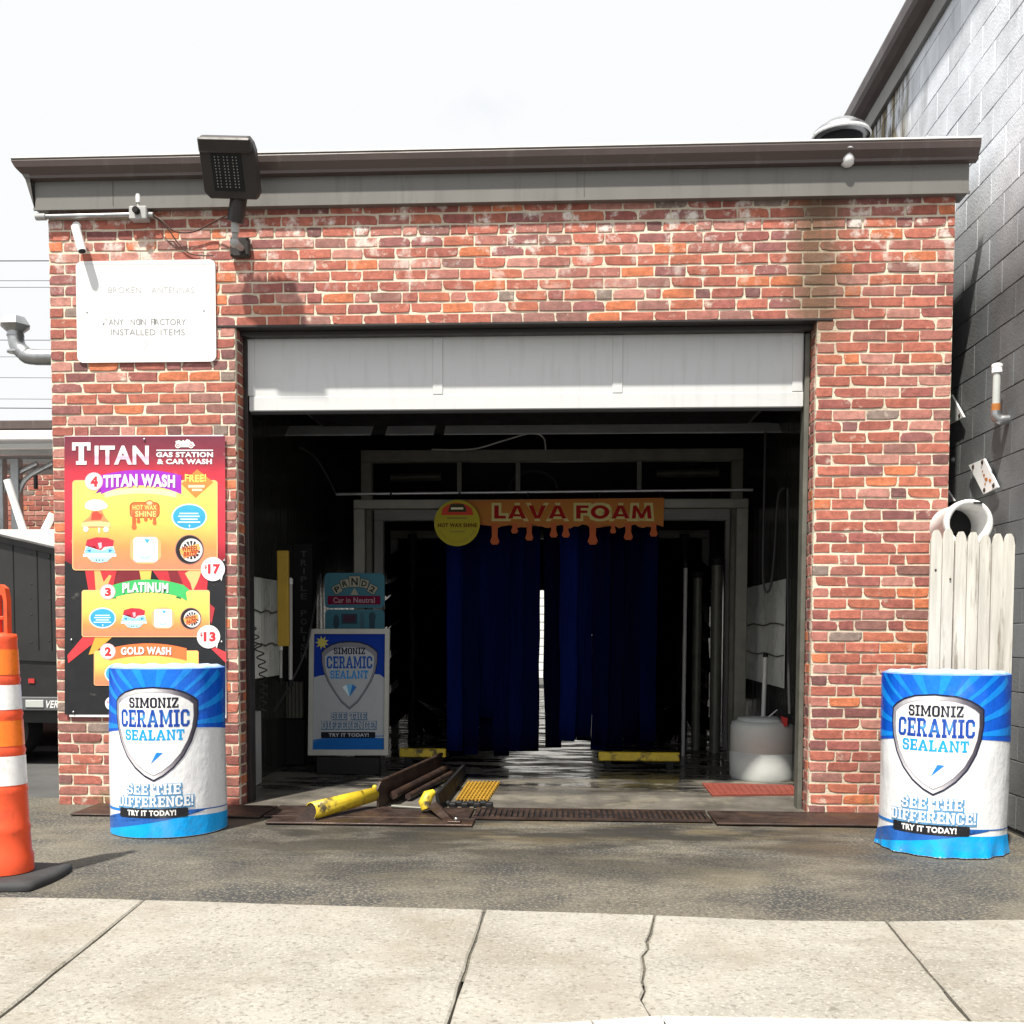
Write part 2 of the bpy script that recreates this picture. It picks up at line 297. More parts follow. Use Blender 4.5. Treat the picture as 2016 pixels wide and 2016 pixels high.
def slab(ch):
    """heavy slab-serif capitals as convex pieces in a unit-height cell: (width, pieces)"""
    t, h, e = .215, .165, .07
    q = lambda x0, x1, y0, y1: [(x0, y0), (x1, y0), (x1, y1), (x0, y1)]
    def ring(w, c=.17, parts='LRTB'):
        o = [(c, 0), (w-c, 0), (w, c), (w, 1-c), (w-c, 1), (c, 1), (0, 1-c), (0, c)]
        i = [(t+.02, h), (w-t-.02, h), (w-t, h+.07), (w-t, 1-h-.07), (w-t-.02, 1-h), (t+.02, 1-h), (t, 1-h-.07), (t, h+.07)]
        idx = {'B': [7, 0, 1], 'R': [2], 'T': [3, 4, 5], 'L': [6]}; res = []
        for p in parts:
            for k in idx[p]:
                a = (k) % 8; b = (k+1) % 8; res.append([o[a], o[b], i[b], i[a]])
        return res
    if ch == 'I': return .44, [q(.12, .32, .0, 1), q(0, .12, 0, h), q(.32, .44, 0, h), q(0, .12, 1-h, 1), q(.32, .44, 1-h, 1)]
    if ch == 'L': return .64, [q(.09, .09+t, 0, 1), q(0, .09, 0, h), q(0, .09, 1-h, 1), q(.29, .38, 1-h, 1), q(.29, .64, 0, h), q(.5, .64, h, .34)]
    if ch in 'EF':
        p = [q(.07, .07+t, 0, 1), q(0, .07, 0, h), q(0, .07, 1-h, 1), q(.27, .66, 1-h, 1), q(.54, .66, .68, 1-h), q(.27, .46, .43, .57), q(.46, .54, .36, .64)]
        p += [q(.27, .66, 0, h), q(.54, .66, h, .32)] if ch == 'E' else [q(.27, .38, 0, h)]
        return .66, p
    if ch == 'T': return .70, [q(.25, .45, 0, 1), q(.15, .25, 0, h), q(.45, .55, 0, h), q(0, .25, 1-h, 1), q(.45, .70, 1-h, 1), q(0, .13, .64, 1-h), q(.57, .70, .64, 1-h)]
    if ch == 'H': return .76, [q(.08, .08+t, 0, 1), q(.48, .68, 0, 1), q(.28, .48, .43, .57)]+[q(a, b, y, y+h) for y in (0, 1-h) for a, b in ((0, .08), (.28, .34), (.42, .48), (.68, .76))]
    if ch == 'O': return .70, ring(.70)
    if ch == 'D': return .70, [q(0, .07, 0, h), q(0, .07, 1-h, 1), q(.07, .27, 0, 1), [(.27, 0), (.55, 0), (.70, .17), (.5, .22), (.46, h), (.27, h)], [(.7, .17), (.7, .83), (.5, .78), (.5, .22)], [(.27, 1), (.27, 1-h), (.46, 1-h), (.5, .78), (.7, .83), (.55, 1)]]
    if ch == 'C': return .68, ring(.68, parts='LTB')+[q(.48, .68, .62, .83), q(.48, .68, .17, .36)]
    if ch == 'S':
        return .64, [[(.15, 1), (.0, .85), (.2, .80), (.22, 1-h), (.42, 1-h), (.49, 1)], [(.49, 1), (.42, 1-h), (.44, .80), (.64, .85)], q(.44, .64, .66, .80),
                     [(0, .85), (0, .60), (.2, .64), (.2, .80)], [(0, .60), (.14, .44), (.50, .42), (.50, .57), (.2, .64)], [(.50, .42), (.64, .36), (.64, .42), (.5, .57)],
                     [(.44, .36), (.64, .40), (.64, .15), (.44, .20)], [(.44, .20), (.64, .15), (.49, 0), (.42, h)], [(.42, h), (.49, 0), (.15, 0), (.22, h)], [(.22, h), (.15, 0), (0, .15), (.2, .20)], q(0, .2, .20, .36)]
    if ch == 'Z': return .64, [q(0, .64, 1-h, 1), q(0, .64, 0, h), [(0, h), (.24, h), (.64, 1-h), (.40, 1-h)], q(0, .13, .66, 1-h), q(.51, .64, h, .34)]
    if ch == 'N': return .80, [q(.07, .24, 0, 1), q(.56, .73, 0, 1), [(.24, 1), (.24, .70), (.56, 0), (.56, .30)], q(0, .07, 0, h), q(.24, .32, 0, h), q(0, .07, 1-h, 1), q(.48, .56, 1-h, 1), q(.73, .8, 1-h, 1)]
    if ch == 'M': return .98, [q(.07, .25, 0, 1), q(.73, .91, 0, 1), [(.25, 1), (.25, .64), (.44, .15), (.49, .15), (.49, .40)], [(.73, 1), (.49, .40), (.49, .15), (.54, .15), (.73, .64)]]+[q(a, b, y, y+h) for a, b, y in ((0, .07, 0), (.25, .33, 0), (.65, .73, 0), (.91, .98, 0), (0, .07, 1-h), (.91, .98, 1-h))]
    if ch == 'A': return .82, [[(.05, h), (.25, h), (.45, .80), (.48, 1), (.32, 1)], [(.77, h), (.50, 1), (.48, 1), (.42, .70), (.57, h)], q(.30, .52, .28, .40), q(0, .32, 0, h), q(.50, .82, 0, h)]
    if ch == 'R': return .76, [q(.07, .27, 0, 1), q(0, .07, 0, h), q(.27, .34, 0, h), q(0, .07, 1-h, 1), q(.27, .52, 1-h, 1), q(.27, .52, .42, .56), [(.52, 1), (.52, 1-h), (.46, .78), (.66, .86)], [(.66, .86), (.46, .78), (.46, .62), (.66, .56)], [(.66, .56), (.46, .62), (.5, .56), (.52, .42)], [(.36, .42), (.52, .42), (.66, h), (.48, h)], q(.46, .76, 0, h)]
    if ch == '!': return .24, [q(.03, .21, 0, .2), [(.05, .3), (.19, .3), (.24, 1), (0, 1)]]
    return .34, []

def sans(ch):
    q = lambda x0, x1, y0, y1: [(x0, y0), (x1, y0), (x1, y1), (x0, y1)]
    if ch == 'L': return .62, [q(0, .24, 0, 1), q(.24, .62, 0, .22)]
    if ch == 'F': return .66, [q(0, .24, 0, 1), q(.24, .66, .80, 1), q(.24, .60, .42, .62)]
    if ch == 'A': return .98, [[(0, 0), (.25, 0), (.50, .78), (.50, 1), (.36, 1)], [(.98, 0), (.62, 1), (.50, 1), (.50, .78), (.73, 0)], q(.28, .70, .16, .34)]
    if ch == 'V': return .96, [[(0, 1), (.25, 1), (.48, .24), (.48, 0), (.36, 0)], [(.96, 1), (.60, 0), (.48, 0), (.48, .24), (.71, 1)]]
    if ch == 'M': return 1.06, [[(0, 0), (.22, 0), (.26, 1), (.08, 1)], [(1.06, 0), (.98, 1), (.80, 1), (.84, 0)], [(.26, 1), (.24, .6), (.45, .0), (.53, .0), (.53, .36)], [(.80, 1), (.53, .36), (.53, 0), (.61, 0), (.82, .6)]]
    if ch == 'O':
        o = [(.5+.5*math.cos(2*math.pi*k/20), .5+.52*math.sin(2*math.pi*k/20)) for k in range(20)]; i = [(.5+.25*math.cos(2*math.pi*k/20), .5+.29*math.sin(2*math.pi*k/20)) for k in range(20)]
        return 1.0, [[o[k], o[(k+1) % 20], i[(k+1) % 20], i[k]] for k in range(20)]
    return .30, []

class Art:
    """layers of print; mp(u, v, h) gives the point h metres in front of the printed surface"""
    def __init__(s, mp, step=None, vflip=True, lay=.0006): s.mp = mp; s.step = step; s.mb = MB(); s.mb.closed = False; s.vf = vflip; s.lay = lay
    def shape(s, pts, col, layer, faces=None, vstep=None):
        bm = bmesh.new(); vs = [bm.verts.new((p[0], p[1], 0)) for p in pts]
        for f in (faces or [tuple(range(len(pts)))]):
            try: bm.faces.new([vs[i] for i in f])
            except ValueError: pass
        if not faces and len(pts) > 4: bmesh.ops.triangulate(bm, faces=bm.faces[:])
        for ax, st in ((0, s.step), (1, vstep)):
            if not st: continue
            lo = min(p[ax] for p in pts); hi = max(p[ax] for p in pts); k = math.floor(lo/st)+1
            while k*st < hi:
                co = [0, 0, 0]; co[ax] = k*st; no = [0, 0, 0]; no[ax] = 1
                bmesh.ops.bisect_plane(bm, geom=bm.verts[:]+bm.edges[:]+bm.faces[:], plane_co=co, plane_no=no, dist=1e-7); k += 1
        bm.verts.ensure_lookup_table(); bm.verts.index_update()
        P = [s.mp(q.co.x, q.co.y, layer*s.lay) for q in bm.verts]
        C = [col(q.co.x, q.co.y) if callable(col) else col for q in bm.verts]
        # wind every face towards the viewer
        fs = []
        for f in bm.faces:
            ix = [q.index for q in f.verts]; n = (P[ix[1]]-P[ix[0]]).cross(P[ix[2]]-P[ix[1]])
            c = f.calc_center_median(); g = s.mp(c.x, c.y, 1)-s.mp(c.x, c.y, 0)
            fs.append(tuple(ix) if n.dot(g) >= 0 else tuple(ix[::-1]))
        bm.free(); s.mb.add(P, fs, False, C); return s
    def rect(s, x0, y0, x1, y1, col, layer, r=0, vstep=None):
        if r <= 0: return s.shape([(x0, y0), (x1, y0), (x1, y1), (x0, y1)], col, layer, vstep=vstep)
        pts = []
        for cx, cy, a0 in ((x1-r, y1-r, 0), (x0+r, y1-r, 90), (x0+r, y0+r, 180), (x1-r, y0+r, 270)):
            for k in range(6): a = R(a0+k*18); pts.append((cx+r*math.cos(a), cy+r*math.sin(a)))
        return s.shape(pts, col, layer, vstep=vstep)
    def ell(s, cx, cy, rx, ry, col, layer, n=28, vstep=None):
        return s.shape([(cx+rx*math.cos(2*math.pi*k/n), cy+ry*math.sin(2*math.pi*k/n)) for k in range(n)], col, layer, vstep=vstep)
    def ribbon(s, x0, x1, y0, y1, sag, col, layer, n=12, flare=0):
        """arched band: y0 top, y1 bottom at mid-span, ends lower by sag"""
        xc = (x0+x1)/2; hw = (x1-x0)/2; f = lambda x: sag*((x-xc)/hw)**2; xs = [x0+(x1-x0)*k/n for k in range(n+1)]
        return s.shape([(x, y0+f(x)) for x in xs]+[(x, y1+f(x)+flare*((x-xc)/hw)**2) for x in xs[::-1]], col, layer)
    def text(s, t, x0, y0, x1, y1, col, layer, bold=.02, sag=0, shear=0, vstep=None):
        """t fitted into the box: y0 top edge, y1 bottom edge"""
        vs, fs = text2d(t, bold); xc = (x0+x1)/2; hw = (x1-x0)/2
        pts = []
        for a, b in vs:
            x = x0+(x1-x0)*a; y = y1+(y0-y1)*b
            pts.append((x+shear*(b-.5), y+sag*((x-xc)/hw)**2))
        return s.shape(pts, col, layer, faces=fs, vstep=vstep)
    def slabtext(s, t, x0, y0, x1, y1, col, layer, sag=0, gap=.07, grow=0, font=None):
        slab = font or globals()['slab']; W = sum(slab(c)[0]+gap for c in t)-gap; sx = (x1-x0)/W; x = 0; xc = (x0+x1)/2; hw = (x1-x0)/2; k = 0
        for c in t:
            w_, ps = slab(c)
            for p in ps:
                cx = sum(a for a, b in p)/len(p); cy = sum(b for a, b in p)/len(p)
                pts = []
                for a, b in p:
                    if grow: a += grow*(1 if a > cx else -1)/max(sx, 1e-9); b += grow*(1 if b > cy else -1)/abs(y1-y0)
                    X = x0+(x+a)*sx; pts.append((X, y1+(y0-y1)*b+sag*((X-xc)/hw)**2))
                s.shape(pts, col, layer+.06*(k % 9)); k += 1
            x += w_+gap
        return s
    def flush(s, name, m, parent):
        o = s.mb.build(name, m, parent); s.mb = MB(); s.mb.closed = False; return o

def grad(stops, axis=1):
    def f(x, y):
        t = (x, y)[axis]
        if t <= stops[0][0]: return stops[0][1]
        for (a, ca), (b, cb) in zip(stops, stops[1:]):
            if t <= b: k = (t-a)/(b-a); return tuple(ca[i]+(cb[i]-ca[i])*k for i in range(3))
        return stops[-1][1]
    return f
def proj(P):
    d = Vector(P)-CAM; z = d.dot(CF); return (PPX+FPX*d.dot(CR)/z, PPY-FPX*d.dot(CU)/z)

# ================================================================== the setting
W, OA, OB, CH = 5.809, 1.239, 4.967, .070
def rowz(k): return (55.4-k)*CH
WTOP = rowz(-.5); OTOP = rowz(10.5); WT = .23       # wall top, opening head, wall thickness
def struct(o): o['kind'] = 'structure'; return o
mb = MB(); mb.add([(-220, -1.0, -.012), (220, -1.0, -.012), (220, 320, -.012), (-220, 320, -.012)], [(0, 1, 2, 3)]); mb.closed = False
struct(mb.build('ground', m_lot))
mb = MB(); mb.add([(-220, -60, -.15), (220, -60, -.15), (220, -3.4, -.15), (-220, -3.4, -.15)], [(0, 1, 2, 3)]); mb.closed = False
struct(mb.build('road', m_lot))
# asphalt apron between building and sidewalk (gently uneven sheet)
mb = MB(); mb.closed = False; nx, ny = 70, 14
for j in range(ny+1):
    for i in range(nx+1):
        x = -9+18*i/nx; y = -3.3+3.55*j/ny
        mb.v.append(Vector((x, y, .003*math.sin(x*1.7+y)*math.sin(y*2.3+1)))); mb.c.append((1, 1, 1))
mb.f = [(j*(nx+1)+i, j*(nx+1)+i+1, (j+1)*(nx+1)+i+1, (j+1)*(nx+1)+i) for j in range(ny) for i in range(nx)]; mb.sm = [True]*len(mb.f)
struct(mb.build('apron', m_asph))

# sidewalk: slabs with open joints and one cracked slab
side = bpy.data.objects.new('sidewalk', None); COL.objects.link(side); side['kind'] = 'structure'
back = [(-420, 1760), (0, 1765), (284, 1771), (955, 1790), (1300, 1801), (1500, 1811), (1744, 1813), (2016, 1810), (2500, 1806)]
kerb = [(-900, 2090), (900, 2024), (1164, 2008), (1300, 1998), (2016, 2012), (2700, 2026)]
def interp(line, u):
    for (a, va), (b, vb) in zip(line, line[1:]):
        if u <= b: return va+(vb-va)*(u-a)/(b-a)
    return line[-1][1]
def on_line(p, q, line):
    """where the pixel line p-q meets the polyline"""
    u, v = p
    for _ in range(60):
        v = interp(line, u); u = p[0]+(q[0]-p[0])*(v-p[1])/(q[1]-p[1])
    return (u, v)
J = [((-330, 1762), (-900, 1900)), ((284, 1771), (0, 2000)), ((955, 1790), (882, 2016)), ((1744, 1813), (1916, 2016)), ((2420, 1807), (2800, 1960))]
crack = [(1290, 1801), (1284, 1818), (1282, 1835), (1274, 1852), (1277, 1866), (1266, 1880), (1270, 1905), (1266, 1930), (1270, 1948), (1262, 1966), (1272, 1984), (1283, 1999)]
def edge_pts(k):
    a = J[k][0]; b = on_line(J[k][0], J[k][1], kerb); pts = []
    for t in [x/8 for x in range(9)]:
        pts.append((a[0]+(b[0]-a[0])*t, a[1]+(b[1]-a[1])*t))
    return pts
def slab_obj(left, right, z=.013, g=.006):
    """left/right: pixel polylines from back edge to kerb"""
    L_ = [onZ(u, v, z)+Vector((g, 0, 0)) for u, v in left]; R_ = [onZ(u, v, z)-Vector((g, 0, 0)) for u, v in right]
    bk = [onZ(u, interp(back, u), z) for u in [left[0][0]+(right[0][0]-left[0][0])*t/6 for t in range(1, 6)]]
    kb = [onZ(u, interp(kerb, u), z) for u in [right[-1][0]+(left[-1][0]-right[-1][0])*t/6 for t in range(1, 6)]]
    rr = random.Random(len(bk)+int(L_[0].x*100))
    loop = [L_[0]]+bk+R_+kb+L_[::-1][:-1]
    loop = [p+Vector((rr.uniform(-.003, .003), rr.uniform(-.004, .004), 0)) for p in loop]
    mb = MB(); n = len(loop); c = sum(loop, Vector())/n
    ins = [p+(c-p).normalized()*.008 for p in loop]
    mb.add([p+Vector((0, 0, .0)) for p in ins]+[p-Vector((0, 0, .006)) for p in loop]+[p-Vector((0, 0, .06)) for p in loop],
           [tuple(range(n))]+[(i, (i+1) % n, n+(i+1) % n, n+i) for i in range(n)]+[(n+i, n+(i+1) % n, 2*n+(i+1) % n, 2*n+i) for i in range(n)])
    mb.build('slab', m_conc, side)
slab_obj(edge_pts(0), edge_pts(1)); slab_obj(edge_pts(1), edge_pts(2))
slab_obj(edge_pts(2), crack, g=.004); slab_obj(crack, edge_pts(3), g=.004); slab_obj(edge_pts(3), edge_pts(4))
mb = MB(); mb.add([(-9, -3.9, -.03), (10, -3.9, -.03), (10, -2.2, -.03), (-9, -2.2, -.03)], [(0, 1, 2, 3)]); mb.closed = False
mb.build('joint_filling', m_dirt, side)
mb = MB()
for u, v in [kerb[k] for k in range(len(kerb))]: pass
kp = [onZ(u, v, .012) for u, v in kerb]
for a, b in zip(kp, kp[1:]):
    d = (b-a); nn = Vector((d.y, -d.x, 0)).normalized()*.16; k = max(1, int(d.length/1.6))
    for i in range(k):
        p = a+d*(i/k)+d.normalized()*.004-Vector((0, .006, 0)); q = a+d*((i+1)/k)-d.normalized()*.004-Vector((0, .006, 0))
        mk = MB(); mk.prism([p+nn, q+nn, q, p], (0, 0, -.19)); mk.build('kerb_stone', m_kerb, side)

# floor of the wash bay
mb = MB(); mb.add([(.9, .0, .005), (5.3, .0, .005), (5.3, 14.2, .005), (.9, 14.2, .005)], [(0, 1, 2, 3)]); mb.closed = False
struct(mb.build('floor', m_floor))

# ================================================================== brick car wash building
bld = thing('brick_building', 'red brick car wash with wide open bay and grey fascia', 'building')
def hole_box(name, y0, y1, m_, par=bld):
    mb = MB()
    mb.box(0.004, OA-.004, y0, y1, -.02, WTOP); mb.box(OB+.004, W-.004, y0, y1, -.02, WTOP); mb.box(OA-.004, OB+.004, y0, y1, OTOP+.01, WTOP)
    return mb.build(name, m_, par)
hole_box('mortar_wall', .0045, WT, m_mortar)

PAL = [((.37, .105, .060), 11), ((.43, .125, .066), 11), ((.48, .145, .066), 9), ((.31, .088, .058), 8), ((.40, .150, .100), 8), ((.54, .16, .048), 5),
       ((.25, .085, .064), 5), ((.28, .125, .088), 4), ((.23, .175, .13), 2), ((.30, .22, .16), 1), ((.44, .20, .14), 5), ((.20, .078, .06), 2)]
PALF = [c for c, n_ in PAL for _ in range(n_)]
def brick_geo(L_, H_, D_, rr):
    """irregular front outline with worn edges; origin at the middle of the front face, front towards -Y"""
    hx, hz = L_/2, H_/2; j = lambda a: rr.uniform(-a, a)
    P = [(-hx, -hz), (-hx*.4, -hz), (hx*.35, -hz), (hx, -hz), (hx, 0), (hx, hz), (hx*.4, hz), (-hx*.35, hz), (-hx, hz), (-hx, 0)]
    P = [(x+j(.0024), z+j(.0018)) for x, z in P]
    for k in (0, 3, 5, 8):
        if rr.random() < .35: x, z = P[k]; c = rr.uniform(.003, .013)*min(1, L_/.2+.0); P[k] = (x-math.copysign(c, x), z-math.copysign(c*.45, z))
    n = len(P); vs = [(x*(1-.0035/hx), j(.0010), z*(1-.003/hz)) for x, z in P]+[(x, .0035+j(.0008), z) for x, z in P]+[(x, D_, z) for x, z in P]
    fs = [tuple(range(n))]+[(i, n+i, n+(i+1) % n, (i+1) % n) for i in range(n)]+[(n+i, 2*n+i, 2*n+(i+1) % n, n+(i+1) % n) for i in range(n)]
    return vs, fs
VAR = {}
def variants(L_, n_):
    rr = random.Random(int(L_*1000)); lst = []
    for k in range(n_):
        vs, fs = brick_geo(L_, .0575, .03, rr); c = PALF[rr.randrange(len(PALF))]; f = rr.uniform(.85, 1.15); c = ((c[0]*.90+.030)*f, (c[1]*.84+.034)*f, (c[2]*.88+.042)*f)
        lst.append((vs, fs, c))
    return lst
VS = variants(.196, 48); VH = variants(.092, 24)
MESH = {}
def brick_mesh(kind, k):
    if (kind, k) not in MESH:
        vs, fs, c = (VS if kind == 's' else VH)[k]; me = bpy.data.meshes.new('brick'); me.from_pydata(vs, [], fs)
        ca = me.color_attributes.new('Col', 'FLOAT_COLOR', 'POINT'); ca.data.foreach_set('color', [x for _ in vs for x in (*c, 1.)])
        me.materials.append(m_brick); MESH[(kind, k)] = me
    return MESH[(kind, k)]
def course(k, p=.2075):
    """joint positions of one course: every sixth is stretcher/header in turn"""
    xs = []; x = 0.
    if (k-2) % 6 == 0:
        seq = [.104, .2075]; i = 0; xs = [0]
        x = .150
        while x < W-.05: xs.append(x); x += seq[i % 2]; i += 1
    else:
        x = (.100 if k % 2 else .2075); xs = [0]
        while x < W-.05: xs.append(x+RNG.uniform(-.006, .006)); x += p
    xs.append(W); return xs
placed = []                                                          # (x0, x1, row)
for k in range(0, 56):
    xs = course(k)
    for a, b in zip(xs, xs[1:]):
        if k <= 10: placed.append((a, b, k)); continue
        for lo, hi in ((0, OA), (OB, W)):
            a2, b2 = max(a, lo), min(b, hi)
            if b2-a2 > .035: placed.append((a2, b2, k))
HIDE = [(140, 505, 430, 715), (125, 855, 450, 1420), (215, 1300, 460, 1660), (390, 265, 515, 520), (1735, 1335, 1990, 1690), (1825, 1040, 2016, 1700)]
def shown(x0, x1, z0, z1, Y=0.):
    u0, v1 = proj((x0, Y, z0)); u1, v0 = proj((x1, Y, z1)); uc, vc = (u0+u1)/2, (v0+v1)/2
    if any(a <= uc <= c and b <= vc <= d for a, b, c, d in HIDE): return 0
    return abs((u1-u0)*(v1-v0)) if -20 < uc < 2036 and -20 < vc < 2036 else 0
placed = [(shown(a, b, rowz(k)-.03, rowz(k)+.03), a, b, k) for a, b, k in placed]; placed.sort(key=lambda t: -t[0])
rest = MB()
for i, (area, a, b, k) in enumerate(placed):
    L_ = b-a-.0095; kind = 's' if L_ > .13 else 'h'; base = .196 if kind == 's' else .092
    vi = RNG.randrange(48 if kind == 's' else 24); x = (a+b)/2; z = rowz(k)+RNG.uniform(-.002, .002); y = RNG.uniform(-.003, .002); ry = RNG.uniform(-.012, .012)
    fx = RNG.choice((-1, 1)) if False else 1
    if i < 300:
        o = bpy.data.objects.new('brick', brick_mesh(kind, vi)); COL.objects.link(o); o.parent = bld
        o.location = (x, y, z); o.scale = (L_/base, 1, 1); o.rotation_euler = (0, ry, 0)
    else:
        vs, fs, c = (VS if kind == 's' else VH)[vi]; co, si = math.cos(ry), math.sin(ry)
        rest.add([(x+p[0]*L_/base*co+p[2]*si, y+p[1], z-p[0]*L_/base*si+p[2]*co) for p in vs], fs, False, [c]*len(vs))
# bricks of the two jambs (turned into the opening)
for side_x, sg in ((OA, 1), (OB, -1)):
    for k in range(11, 56):
        ys = [.10, .225] if k % 2 else [.04, .145, .225]; y0 = .034
        for y1 in ys:
            vs, fs, c = VH[RNG.randrange(24)]; Lb = y1-y0-.008; yc = (y0+y1)/2; z = rowz(k); y0 = y1
            if Lb < .02: continue
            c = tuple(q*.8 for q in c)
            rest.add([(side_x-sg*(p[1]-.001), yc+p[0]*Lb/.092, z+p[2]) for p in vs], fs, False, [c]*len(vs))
rest.build('brick_course', m_brick, bld, kind='stuff')

# steel lintel, door frame, fascia, gutter, roof, inner walls
MB().cbox(OA-.12, OB+.10, -.004, .10, OTOP-.006, OTOP+.009, .002).box(OA-.0, OB, .09, .158, OTOP-.035, OTOP-.008).build('lintel', m_bronze, bld)
mb = MB(); mb.cbox(OA+.002, OA+.03, .15, .26, 0, OTOP-.04, .003); mb.build('door_jamb', m_bronze, bld)
mb = MB(); mb.cbox(OB-.035, OB-.004, .15, .26, 0, OTOP-.04, .003); mb.build('door_jamb', m_arch, bld)
FZ0, FZ1 = 3.885, 4.175
fas = MB().cbox(-.055, W+.055, -.055, .10, FZ0, FZ1-.01, .004).box(-.06, W+.06, -.064, -.05, FZ0-.004, FZ0+.012).build('fascia_board', m_fascia, bld)
for u in (222, 1150):
    p = onY(u, 400, -.06); MB().box(p.x-.0015, p.x+.0015, -.0575, -.053, FZ0+.013, FZ1-.02).build('seam', m_gutter, fas)
mb = MB(); x0, x1 = -.16, W+.09       # ogee gutter profile swept along the eave
prof = [(-.055, 4.172), (-.140, 4.172), (-.143, 4.160), (-.134, 4.125), (-.112, 4.096), (-.103, 4.084), (-.103, 4.066), (-.055, 4.062)]
n = len(prof); cut = [0, -.0, 0, .02, .05, .07, .075, .1]
mb.add([(x0+cut[i]*.9, y, z) for i, (y, z) in enumerate(prof)]+[(x1, y, z) for y, z in prof], [(i, i+1, n+i+1, n+i) for i in range(n-1)]+[tuple(range(n)), tuple(range(n, 2*n))[::-1]])
gut = mb.build('gutter', m_gutter, bld)
mb = MB()      # return of the eave round the left corner
mb.add([(x0+.004, -.130, 4.170), (x0+.004, .35, 4.170), (-.06, .35, 4.170), (-.06, -.13, 4.170), (x0+.07, -.10, 4.06), (x0+.07, .35, 4.06), (-.06, .35, 3.90), (-.06, -.054, 3.90)],
       [(0, 1, 5, 4), (4, 5, 6, 7), (0, 3, 2, 1), (0, 4, 7, 3), (1, 2, 6, 5)])
mb.build('eave_return', m_fascia, bld)
MB().cbox(x0-.004, W+.096, -.147, -.06, 4.174, 4.186, .002).build('drip_edge', m_white, bld)
mb = MB(); mb.box(-.05, W+.05, -.05, 14.0, 4.10, 4.16); mb.build('roof', m_dark, bld)
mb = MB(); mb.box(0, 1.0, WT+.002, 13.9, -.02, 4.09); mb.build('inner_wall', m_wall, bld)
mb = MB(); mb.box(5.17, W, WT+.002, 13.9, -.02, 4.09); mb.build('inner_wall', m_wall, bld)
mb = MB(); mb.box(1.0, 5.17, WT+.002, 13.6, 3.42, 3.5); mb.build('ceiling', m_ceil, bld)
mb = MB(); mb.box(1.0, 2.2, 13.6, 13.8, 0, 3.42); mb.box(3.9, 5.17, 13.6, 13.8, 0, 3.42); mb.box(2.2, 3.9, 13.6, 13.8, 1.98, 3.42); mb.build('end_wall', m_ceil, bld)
for i in range(4):      # joists under the ceiling
    MB().box(1.0, 5.17, 1.6+i*1.3, 1.68+i*1.3, 3.30, 3.419).build('joist', m_ceil, bld)

# steel trench covers along the threshold
def plate(name, u0, u1, Y0, Y1, z, label, slats=0, thick=.012):
    xa = onZ(u0, 1612).x; xb = onZ(u1, 1612).x
    t = thing(name, label, 'trench cover', ((xa+xb)/2, Y0, 0))
    if not slats: MB().cbox(xa, xb, Y0, Y1, z, z+thick, .003).build('plate', m_rust, t)
    else:
        fr = MB(); fr.box(xa, xb, Y0, Y0+.03, z, z+thick); fr.box(xa, xb, Y1-.03, Y1, z, z+thick); fr.build('frame', m_rust, t)
        nb = int((xb-xa)/slats); br = MB()
        for i in range(nb):
            x = xa+(i+.5)*(xb-xa)/nb; br.box(x-slats*.3, x+slats*.3, Y0+.03, Y1-.03, z, z+thick-.003)
        br.build('grating_bars', m_rust, t, kind='stuff')
        MB().box(xa, xb, Y0+.03, Y1-.03, z-.008, z-.002).build('pit', m_dark, t)
    return t
plate('trench_plate', 125, 512, -.43, -.03, .005, 'brown steel trench plate reaching behind the drum under the menu board')
plate('trench_plate', 516, 925, -.40, -.02, .005, 'dark steel plate under the yellow wheel guide')
plate('trench_plate', 540, 938, -.62, -.405, .006, 'brown steel plate lying foremost on the apron')
plate('trench_grate', 930, 1396, -.38, -.02, .008, 'brown slotted trench grate in the middle of the bay threshold', slats=.035)
plate('trench_plate', 1400, 1760, -.46, -.03, .008, 'brown ribbed plate beside the brick pier behind the drum')

# ================================================================== concrete block building on the right
XB, BTOP = 6.02, 5.66
blk = thing('block_building', 'tall grey painted concrete block building beside the car wash', 'building', (XB, 4, 0))
MB().box(XB+.005, XB+3, -1.6, 14, -.02, BTOP).build('wall_core', m_blockj, blk)
bm_vs, bm_fs = brick_geo(.395, .195, .03, random.Random(3))
def block_geo(rr):
    hx, hz, j = .1975, .0975, lambda a: rr.uniform(-a, a)
    P = [(-hx, -hz), (0, -hz+j(.002)), (hx, -hz), (hx, hz), (0, hz+j(.002)), (-hx, hz)]; P = [(x+j(.002), z+j(.002)) for x, z in P]; n = len(P)
    vs = [(j(.001), x*.988, z*.976) for x, z in P]+[(.003, x, z) for x, z in P]+[(.03, x, z) for x, z in P]
    return vs, [tuple(range(n))]+[(i, n+i, n+(i+1) % n, (i+1) % n) for i in range(n)]+[(n+i, 2*n+i, 2*n+(i+1) % n, n+(i+1) % n) for i in range(n)]
BV = []; rr = random.Random(11)
for k in range(16):
    vs, fs = block_geo(rr); g = rr.uniform(.86, 1.1); BV.append((vs, fs, g))
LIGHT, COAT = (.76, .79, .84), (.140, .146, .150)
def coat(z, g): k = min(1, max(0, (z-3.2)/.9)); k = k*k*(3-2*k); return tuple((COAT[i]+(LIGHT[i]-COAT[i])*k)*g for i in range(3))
BM = {}
def block_mesh(v, z):
    key = (v, round(z, 2) if 3.2 < z < 4.3 else z > 4)
    if key not in BM:
        vs, fs, g = BV[v]; me = bpy.data.meshes.new('block'); me.from_pydata(vs, [], fs); ca = me.color_attributes.new('Col', 'FLOAT_COLOR', 'POINT')
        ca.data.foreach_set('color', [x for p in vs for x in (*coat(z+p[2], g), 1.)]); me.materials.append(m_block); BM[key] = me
    return BM[key]
cand = []
